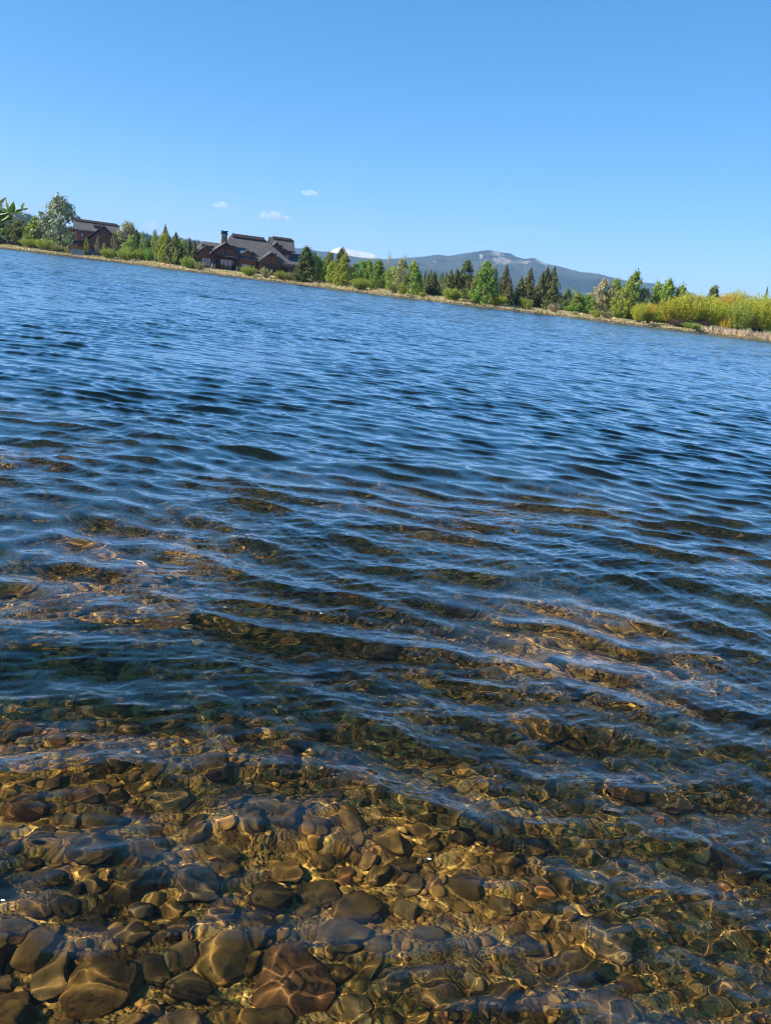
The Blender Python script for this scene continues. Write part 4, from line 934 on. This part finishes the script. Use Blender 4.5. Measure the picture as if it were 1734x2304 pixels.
# the stones one can pick out in the photograph: (column, row, width px, proto, label)
KEY = [
 (219, 2222, 215, 1, 'large pale wedge-shaped stone near the bottom left corner, under clear water', .8),
 (307, 1994, 125, 2, 'rounded grey-brown stone with pale streaks, left one of the two dark boulders', .9),
 (437, 1999, 145, 0, 'dark flat-topped stone right beside the rounded streaked one', .9),
 (198, 2082, 125, 4, 'smooth oval grey stone left of the smaller dark oval one', .7),
 (302, 2097, 108, 5, 'dark oval stone between the smooth grey oval and the orange-edged one', .7),
 (492, 2060, 100, 6, 'flat round olive stone below the dark flat-topped stone', .55),
 (408, 2086, 98, 8, 'small stone with an orange lower edge, right of the dark oval stone', .7),
 (344, 2172, 120, 9, 'dark broad stone above the right end of the pale wedge-shaped stone', .8),
 (80, 2142, 110, 10, 'reddish cracked stone near the left edge, second row from the bottom', .8),
 (213, 1978, 84, 3, 'small round stone left of the streaked one', .8),
 (31, 1858, 70, 7, 'small olive stone at the left edge, above the oval ones', .6),
 (203, 1918, 130, 11, 'brown sloping stone behind the streaked one', .8),
 (420, 2212, 140, 12, 'tall brown stone right of the pale wedge-shaped stone', .9),
 (655, 2215, 230, 13, 'very large flat brown stone at the bottom, left of centre', .6),
 (510, 2155, 150, 4, 'wide smooth stone under the bright blue reflection streak', .6),
 (760, 2115, 150, 9, 'large smooth stone right of the blue reflection streak', .7),
 (70, 1812, 115, 2, 'dark round stone at the left edge under the first reflection', .8),
 (55, 2240, 95, 5, 'brown stone left of the pale wedge-shaped stone', .8),
 (15, 2190, 70, 0, 'dark stone cut by the left edge near the bottom', .9),
 (40, 2290, 120, 6, 'dark stone in the very bottom left corner', .8),
 (335, 1918, 110, 8, 'brown stone behind the dark flat-topped stone, under fine ripples', .8),
 (520, 1960, 90, 10, 'squarish stone right of the dark flat-topped stone', .8),
 (455, 1880, 90, 1, 'stone with a bright vertical light streak', .8),
 (20, 2105, 80, 12, 'dark bluish stone at the left edge beside the smooth oval one', .8),
 (130, 2040, 90, 7, 'ribbed looking stone left of the smooth grey oval', .7),
 (150, 1880, 90, 13, 'brown stone in the second row at left', .8),
 (600, 2290, 130, 3, 'stone at the bottom edge with bright ribbed light', .8),
 (980, 2240, 170, 11, 'large stone at the bottom edge right of centre', .7),
 (1130, 2255, 150, 2, 'rounded stone at the bottom, crossed by fanned light lines', .7),
 (1290, 2190, 170, 0, 'brightly lit ochre stone near the bottom right', .8),
 (1380, 2290, 140, 8, 'stone at the bottom edge below the brightly lit ochre one', .8),
 (1500, 1800, 130, 9, 'yellowish stone lit from the left in the right third', .8),
 (1140, 1930, 100, 10, 'dark knobbly stone right of the picture centre', .9),
 (880, 1890, 110, 5, 'dark stone left of the tiny white speck', .9),
 (1040, 1870, 90, 4, 'brown stone behind the tiny white speck', .9),
 (520, 1640, 120, 6, 'lit stone at the edge of the deep shadow, left of centre', .9),
 (300, 1640, 110, 1, 'golden lit stone just below the deep shadow', .9),
 (60, 1630, 110, 3, 'golden lit stone at the left edge below the deep shadow', .9),
 (1270, 1550, 130, 12, 'pale angular stone under the long curved ripple', .9),
 (1310, 1720, 90, 7, 'bright orange stone in the right half', .9),
]
for px, py, wpx, pr_, lab, sq in KEY:
    c = through_water(px, py); rng_ = (c - CAM).length
    put_stone(c.x, c.y, wpx / FPX * rng_ * 0.74, lab, 0.22, rot=random.uniform(-.5, .5), proto=pr_, squash=sq)
LBL = ['smallish brown stone among many alike on the lake bed under the ripples']
n_extra = 0; tries = 0
while n_extra < 258 and tries < 90000:
    tries += 1
    y = 0.95 + 2.9 * random.random() ** 1.25; half = 0.62 + 0.50 * y; x = random.uniform(-half, half)
    if n_extra < 125: y = random.uniform(.95, 1.85); x = random.uniform(-.62 - .5 * y, .25)
    big = (1 if (x < 0.15 * y and y < 1.85) else 0)
    s = random.uniform(0.06, 0.125) if big else random.choice([random.uniform(0.05, .085), random.uniform(0.06, .10), random.uniform(.08, .19)])
    if y > 2.1: s *= 1.25
    if any((x - a) ** 2 + (y - b) ** 2 < ((s * .5 + r) * (0.66 if big else .85)) ** 2 for a, b, r in placed): continue
    put_stone(x, y, s, LBL[0], random.uniform(.1, .35), squash=random.uniform(.6, 1.0)); n_extra += 1
print('stones', len(placed), 'tries', tries)
# near bank boulders behind and beside the camera are part of the same shore
# pebbles: one mass
unit = []
for i in range(10):
    m_ = rock_mesh(500 + i, 2, [0.6, .45, .7][i % 3], .3); v_ = np.zeros(len(m_.vertices) * 3); m_.vertices.foreach_get('co', v_)
    f_ = np.array([list(p.vertices) for p in m_.polygons]); unit.append((v_.reshape(-1, 3), f_)); bpy.data.meshes.remove(m_)
VS, FS, k0 = [], [], 0
NP_ = 15000
yy = 0.75 + 5.2 * RNG.random(NP_) ** 1.35; xx = (RNG.random(NP_) * 2 - 1) * (0.75 + 0.62 * yy)
keep_ = (RNG.random(NP_) < 0.35 + 0.65 * smoothstep(-0.1, 0.5, np.maximum(xx, (yy - 1.7)))) ; yy = yy[keep_]; xx = xx[keep_]; NP_ = len(yy)
ss_ = 0.014 + 0.036 * RNG.random(NP_) ** 2.2; ss_ *= (1 + 0.14 * (yy - 1)) 
zb = bed_z(xx, yy) + 0.018 * fbm(xx * 7, yy * 7, 4) * smoothstep(12, 5, yy)
for i in range(NP_):
    v_, f_ = unit[i % 10]; a = RNG.random() * 6.28; c_, s_ = math.cos(a), math.sin(a)
    t1 = RNG.normal() * .3; q_ = v_ * ss_[i]
    x_ = q_[:, 0] * c_ - q_[:, 1] * s_; y_ = q_[:, 0] * s_ + q_[:, 1] * c_; z_ = q_[:, 2] + t1 * x_
    VS.append(np.stack([x_ + xx[i], y_ + yy[i], z_ + zb[i] + ss_[i] * .16], 1)); FS.append(f_ + k0); k0 += len(v_)
me = mesh_np('pebbles', np.concatenate(VS), faces=np.concatenate(FS))
pb = props(link('pebbles', me, PEBBLE), 'brown and ochre pebbles covering the lake bed between the stones', 'pebbles', kind='stuff'); pb.cycles.is_caustics_receiver = True
# water weed tufts
cs, ns, us, sx, sy = [], [], [], [], []
for (px, py, n) in ((885, 2190, 45), (905, 2255, 60), (1005, 2170, 35), (1065, 2280, 45), (870, 2290, 60), (600, 2010, 20), (1540, 2240, 25)):
    c = through_water(px, py)
    for i in range(n):
        x = c.x + random.gauss(0, .035); y = c.y + random.gauss(0, .03); z = float(bed_z(np.array([x]), np.array([y]))[0]) + random.uniform(.02, .06)
        cs.append((x, y, z)); ns.append((random.gauss(0, 1), random.gauss(0, 1), .2)); us.append((random.gauss(0, .35), random.gauss(0, .35), 1)); sx.append(.0016); sy.append(random.uniform(.018, .04))
me = quads_mesh('water_weed', np.array(cs), np.array(ns), np.array(us, float), np.array(sx), np.array(sy))
WEED = plain('weed_green', (0.06, 0.11, 0.03), .6)
ww = props(link('water_weed', me, WEED), 'thin green water weed growing between the stones at the bottom', 'water weed', kind='stuff'); ww.cycles.is_caustics_receiver = True

# white flecks floating on the surface
FM = plain('white_fleck', (0.85, 0.84, 0.80), .6)
for px, py, s_, lab in ((967, 1925, .009, 'tiny bright white fleck floating in the lower middle of the water'), (722, 1381, .010, 'small pale fleck on a ripple near the picture centre'), (8, 2030, .007, 'pale bit floating at the left edge above the big stones'), (1140, 862, .04, 'white fleck far out on the blue water')):
    d = ray(px, py); k_ = -CAM.z / d.z; p = CAM + d * k_
    j = int(np.argmin((wx - p.x) ** 2 + (wy - p.y) ** 2)); zz = float(wz.ravel()[j])
    me = rock_mesh(int(px), 2, .5, .4); o = link('white_fleck', me, FM); o.scale = (s_ * 1.5, s_, s_ * .7); o.location = (p.x, p.y, zz + s_ * .12)
    props(o, lab, 'fleck', 'flecks floating on the lake')

# ------------------------------------------------------------------ boulders on the far bank
for (px, sb, s, lab, colr) in ((369, 6, 1.5, 'orange boulder on the bank left of the lodge, below the right aspen', 0), (382, 6, 1.3, 'second orange boulder on the bank, right of the first', 0), (391, 5.5, 1.2, 'pinkish white boulder on the bank left of the lodge', 1), (409, 5, 1.0, 'low pale boulder closest to the lodge on the left bank', 1), (297, 5, 1.5, 'long pale boulder at the water right of the cabin', 1), (270, 6, 1.0, 'small whitish boulder below the tall slender sapling', 1), (144, 7, 0.9, 'small white boulder near the cabin terrace', 1), (68, 2.5, 1.1, 'pale boulder at the water edge at the far left', 1)):
    az = az_of(px); d = float(shore_dist(np.array([az]))[0]) + sb; x, y = d * math.sin(az), d * math.cos(az)
    me = rock_mesh(700 + px, 3, .5, .35); o = link('boulder', me, [plain('orange_rock', (0.50, 0.28, 0.16), .9), plain('pale_rock', (0.55, 0.47, 0.40), .9)][colr])
    o.scale = (s * 1.3, s, s); o.location = (x, y, lz(x, y) + s * .12); o.rotation_euler = (0, 0, random.random() * 6); props(o, lab, 'boulder', 'boulders on the far bank')
# stony rim of the far shore: one mass
VS, FS, k0 = [], [], 0
DRK = plain('shore_stone', (0.24, 0.19, 0.13), .9)
for i in range(2600):
    az = math.radians(random.uniform(-32, 34)); d = float(shore_dist(np.array([az]))[0]) + random.uniform(-.3, .35); s = random.uniform(.10, .36)
    v_, f_ = unit[i % 10]; q_ = v_ * s; x, y = d * math.sin(az), d * math.cos(az)
    VS.append(q_ + np.array([x, y, lz(x, y) + .05])); FS.append(f_ + k0); k0 += len(v_)
me = mesh_np('shore_stones', np.concatenate(VS), faces=np.concatenate(FS)); props(link('shore_stones', me, DRK), 'row of small dark stones lining the far water edge', 'stones', kind='stuff')
# dry grass on the far bank, reeds on the right
def blades(name, n, az0, az1, s0, s1, h0, h1, wd, mat, label, cat, skew=1.0):
    cs, ns, us, sx, sy = [], [], [], [], []
    for i in range(n):
        az = math.radians(random.uniform(az0, az1)); d = float(shore_dist(np.array([az]))[0]) + s0 + (s1 - s0) * random.random() ** skew; x, y = d * math.sin(az), d * math.cos(az); h = random.uniform(h0, h1)
        cs.append((x, y, lz(x, y) + h * .45)); ns.append((random.gauss(0, .4), -1, .1)); us.append((random.gauss(0, .25), random.gauss(0, .25), 1)); sx.append(wd * random.uniform(.6, 1.3)); sy.append(h * .5)
    me = quads_mesh(name, np.array(cs), np.array(ns, float), np.array(us, float), np.array(sx), np.array(sy)); return props(link(name, me, mat), label, cat, kind='stuff')
DG = leaf_mat('dry_grass', [(0.17, 0.21, 0.07), (0.36, 0.30, 0.15), (0.52, 0.40, 0.24)], .2)
RE = leaf_mat('dry_reeds', [(0.20, 0.15, 0.10), (0.42, 0.33, 0.22), (0.60, 0.50, 0.36)], .2)
blades('dry_grass', 30000, -32, 34, .5, 14, .15, .45, .12, DG, 'dry straw-coloured grass covering the far bank', 'grass', 1.3)
a0, a1 = math.degrees(az_of(1590)), math.degrees(az_of(1800))
blades('reeds', 1100, a0, a1, 1.2, 3.5, .6, 1.5, .06, RE, 'tall pale dry reeds in front of the right willows', 'reeds')
blades('reeds', 240, math.degrees(az_of(1555)), a0, 1.5, 4.0, .6, 1.4, .06, RE, 'thinner pale reeds below the third yellow willow', 'reeds')

# ------------------------------------------------------------------ willow on the near bank, one twig reaching into the picture
N = NT('willow_leaf'); g = N.n('NewGeometry')
cf = N.ramp(g.outputs['Random Per Island'], [(0, (0.10, 0.20, 0.03)), (.6, (0.18, 0.32, 0.05)), (.74, (0.24, 0.36, 0.08)), (.78, (0.55, 0.60, 0.42)), (1, (0.62, 0.66, 0.50))])
bf = N.n('Mix', {'Factor': g.outputs['Backfacing']}, data_type='RGBA'); N.t.links.new(cf.outputs[0], bf.inputs[6]); bf.inputs[7].default_value = (0.50, 0.55, 0.38, 1)
d_ = N.n('BsdfPrincipled', {'Base Color': bf.outputs[2], 'Roughness': .5}); t_ = N.n('BsdfTranslucent', {'Color': cf.outputs[0]})
mxs = N.n('MixShader', {0: .35}); N.t.links.new(d_.outputs[0], mxs.inputs[1]); N.t.links.new(t_.outputs[0], mxs.inputs[2]); WL = N.done(mxs)
def leaf_strip(base, tip, wid, nrm, curve):
    """a narrow curved leaf as a strip of quads with a folded midrib"""
    base, tip, nrm = Vector(base), Vector(tip), Vector(nrm).normalized(); ax = (tip - base); L = ax.length; side = ax.cross(nrm).normalized(); n2 = side.cross(ax).normalized()
    co = []; fs = []; n = 7
    for i in range(n + 1):
        u = i / n; w_ = wid * (math.sin(math.pi * min(1, .06 + u ** .8 * .94)) ** .8) * .5 + .0002
        c = base + ax * u + n2 * (curve * L * math.sin(math.pi * u) )
        co += [tuple(c - side * w_ + n2 * w_ * .35), tuple(c), tuple(c + side * w_ + n2 * w_ * .35)]
        if i: k = (i - 1) * 3; fs += [(k, k + 1, k + 4, k + 3), (k + 1, k + 2, k + 5, k + 4)]
    return np.array(co), np.array(fs)
root = props(bpy.data.objects.new('willow_shrub', None), 'leafy willow branch hanging in at the left edge above the water', 'willow'); C.objects.link(root)
BX, BY = -2.5, 1.88; root.location = (BX, BY, 0.1)
segs = []; leafs = []
gg = random.Random(5)
def add_leaves(p0, p1, n, size=.075):
    p0, p1 = Vector(p0), Vector(p1)
    for i in range(n):
        u = gg.random(); b = p0.lerp(p1, u); d = ((p1 - p0).normalized() * .6 + Vector((gg.gauss(0, 1), gg.gauss(0, 1), gg.gauss(0, .7)))).normalized()
        leafs.append(leaf_strip(b, b + d * size * gg.uniform(.6, 1.2), .013, (gg.gauss(0, 1), gg.gauss(0, 1), gg.gauss(0, 1)), gg.uniform(-.15, .15)))
for i in range(62):
    a = gg.random() * 6.28; l = math.sqrt(gg.random()); ex = .62 * l * math.cos(a); ey = .42 * l * math.sin(a); ez = gg.uniform(.7, 1.6)
    p = [(0.05 * math.cos(a), .05 * math.sin(a), -.3, .012), (ex * .4, ey * .4, ez * .5, .008), (ex * .8, ey * .8, ez * .8, .005), (ex, ey, ez, .002)]
    segs.append(p); add_leaves(p[1][:3], p[2][:3], 40); add_leaves(p[2][:3], p[3][:3], 50)
# the reaching twig: its whorl of leaves hangs at photograph pixel (26, 480)
T = at_range(24, 482, 2.95) - Vector((BX, BY, .1))
segs.append([(0.0, 0, .5, .009), (T.x * .4 - .1, T.y * .4, T.z * .75, .006), (T.x - .25, T.y - .12, T.z - .05, .0035), (T.x - .07, T.y - .02, T.z - .02, .0022), (T.x, T.y, T.z, .0014)])
def pl(px, py, dd=2.95): return at_range(px, py, dd) - Vector((BX, BY, .1))
TW_ = [((24, 482), (15, 441), .9, .10), ((22, 478), (32, 453), 1.4, .05), ((30, 478), (33, 457), 1.5, -.05), ((36, 480), (51, 471), 1.2, .1), ((50, 472), (57, 455), 1.1, .06), ((50, 472), (66, 469), .8, -.05),
 ((17, 476), (-2, 452), .6, .14), ((10, 474), (-4, 462), .6, .1), ((18, 480), (8, 468), 1.2, 0), ((16, 482), (-8, 484), 1.8, .05), ((24, 484), (40, 490), 1.5, -.1), ((26, 484), (27, 501), 1.7, .05), ((30, 484), (55, 482), .6, .04),
 ((14, 490), (-4, 496), 1.8, .1), ((12, 492), (9, 516), 1.2, -.2), ((57, 483), (59, 496), .6, .3), ((20, 486), (22, 500), 1.3, .1), ((8, 500), (-6, 512), 1.6, .1), ((12, 508), (0, 524), 1.4, .15), ((38, 480), (30, 470), 1.0, .1), ((5, 480), (-10, 470), 1.5, .05)]
for (a, b, wd, cv) in TW_:
    leafs.append(leaf_strip(pl(*a), pl(*b, 2.95 + gg.uniform(-.03, .03)), .0095 * wd, (gg.gauss(0, .5), -1, gg.gauss(0, .6)), cv))
segs.append([tuple(pl(24, 482)) + (.0014,), tuple(pl(38, 481)) + (.0012,), tuple(pl(52, 473)) + (.0009,)])
segs.append([tuple(pl(24, 482)) + (.0014,), tuple(pl(12, 492)) + (.0012,), tuple(pl(8, 508)) + (.0009,)])
segs.append([tuple(pl(38, 481)) + (.001,), tuple(pl(48, 480)) + (.0008,), tuple(pl(57, 483)) + (.0006,)])
add_leaves(pl(-60, 470), pl(-5, 480), 40, .07); add_leaves(pl(-50, 520), pl(-8, 500), 40, .07)
segs.append([tuple(pl(-90, 500)) + (.004,), tuple(pl(-40, 500)) + (.003,), tuple(pl(8, 500)) + (.001,)])
co, qs = tube(segs); link('stems', mesh_np('stems', co, quads=qs), BARK, root)
k = 0; VS, FS = [], []
for c_, f_ in leafs: VS.append(c_); FS.append(f_ + k); k += len(c_)
link('leaves', mesh_np('leaves', np.concatenate(VS), quads=np.concatenate(FS)), WL, root)

# ------------------------------------------------------------------ clouds and haze
def cloud(px, py, wpx, hpx, label, seed, dens=1.0):
    D = 17500.0; c = at_range(px, py, D); s = D / FPX / math.cos(math.radians(5)) ; g = random.Random(seed)
    b = bmesh.new(); n = 9
    for i in range(n):
        u = (i + .5) / n * 2 - 1; r = hpx * (0.60 - .25 * abs(u)) * g.uniform(.6, 1.2)
        mtx = Matrix.Translation((u * wpx * .42 * s, g.uniform(-.2, .2) * wpx * s, (r * .7 - hpx * .4) * s)) @ Matrix.Diagonal((r * 1.3 * s, r * 1.3 * s, r * s, 1))
        bmesh.ops.create_icosphere(b, subdivisions=3, radius=1.0, matrix=mtx)
    me = bpy.data.meshes.new('cloud'); b.to_mesh(me); b.free()
    o = link('cloud', me, CLM); o.location = c; o.rotation_euler = (0, 0, -math.atan2(c.x, c.y)); props(o, label, 'cloud')
    return o
N = NT('cloud_vapour'); 
tc = N.n('TexCoord')
nz = N.n('TexNoise', {'Vector': tc.outputs['Object'], 'Scale': 0.012, 'Detail': 4.0, 'Roughness': .6})
rp = N.ramp(nz, [(0.40, G(0)), (0.62, G(1))])
dn = N.n('Math', {0: rp, 1: 0.016}, operation='MULTIPLY')
pv = N.n('VolumePrincipled', {'Color': (1, 1, 1, 1), 'Density': dn, 'Anisotropy': 0.2}); 
em = N.n('VolumePrincipled')
N.t.links.new(pv.outputs[0], N.out.inputs['Volume']); CLM = N.m
cloud(612, 485, 52, 16, 'widest small white cloud, left of the lone high one', 1)
cloud(642, 492, 40, 8, 'faint tail of the widest small cloud', 5)
cloud(697, 434, 32, 11, 'highest of the small white clouds, alone to the right', 2)
cloud(495, 462, 34, 12, 'small white cloud above the lodge chimney', 3)
cloud(523, 468, 18, 6, 'thin wisp right of the cloud above the chimney', 6)
cloud(340, 508, 38, 13, 'small white cloud low over the left spruces', 4)
cloud(20, 466, 60, 20, 'white cloud behind the willow leaves at the left edge', 7)
cloud(62, 478, 44, 14, 'white cloud just above the left wooded hill', 8)
cloud(225, 500, 70, 9, 'thin cloud bank behind the cabin roof', 9)

hz_ = MB(); hz_.box(-15000, 15000, -3000, 15500, -40, 720)
N = NT('haze_air'); pv = N.n('VolumePrincipled', {'Color': (0.36, 0.62, 1.0, 1), 'Density': 8.0e-5, 'Anisotropy': 0.0})
N.t.links.new(pv.outputs[0], N.out.inputs['Volume'])
props(hz_.done('haze', N.m), kind='stuff')
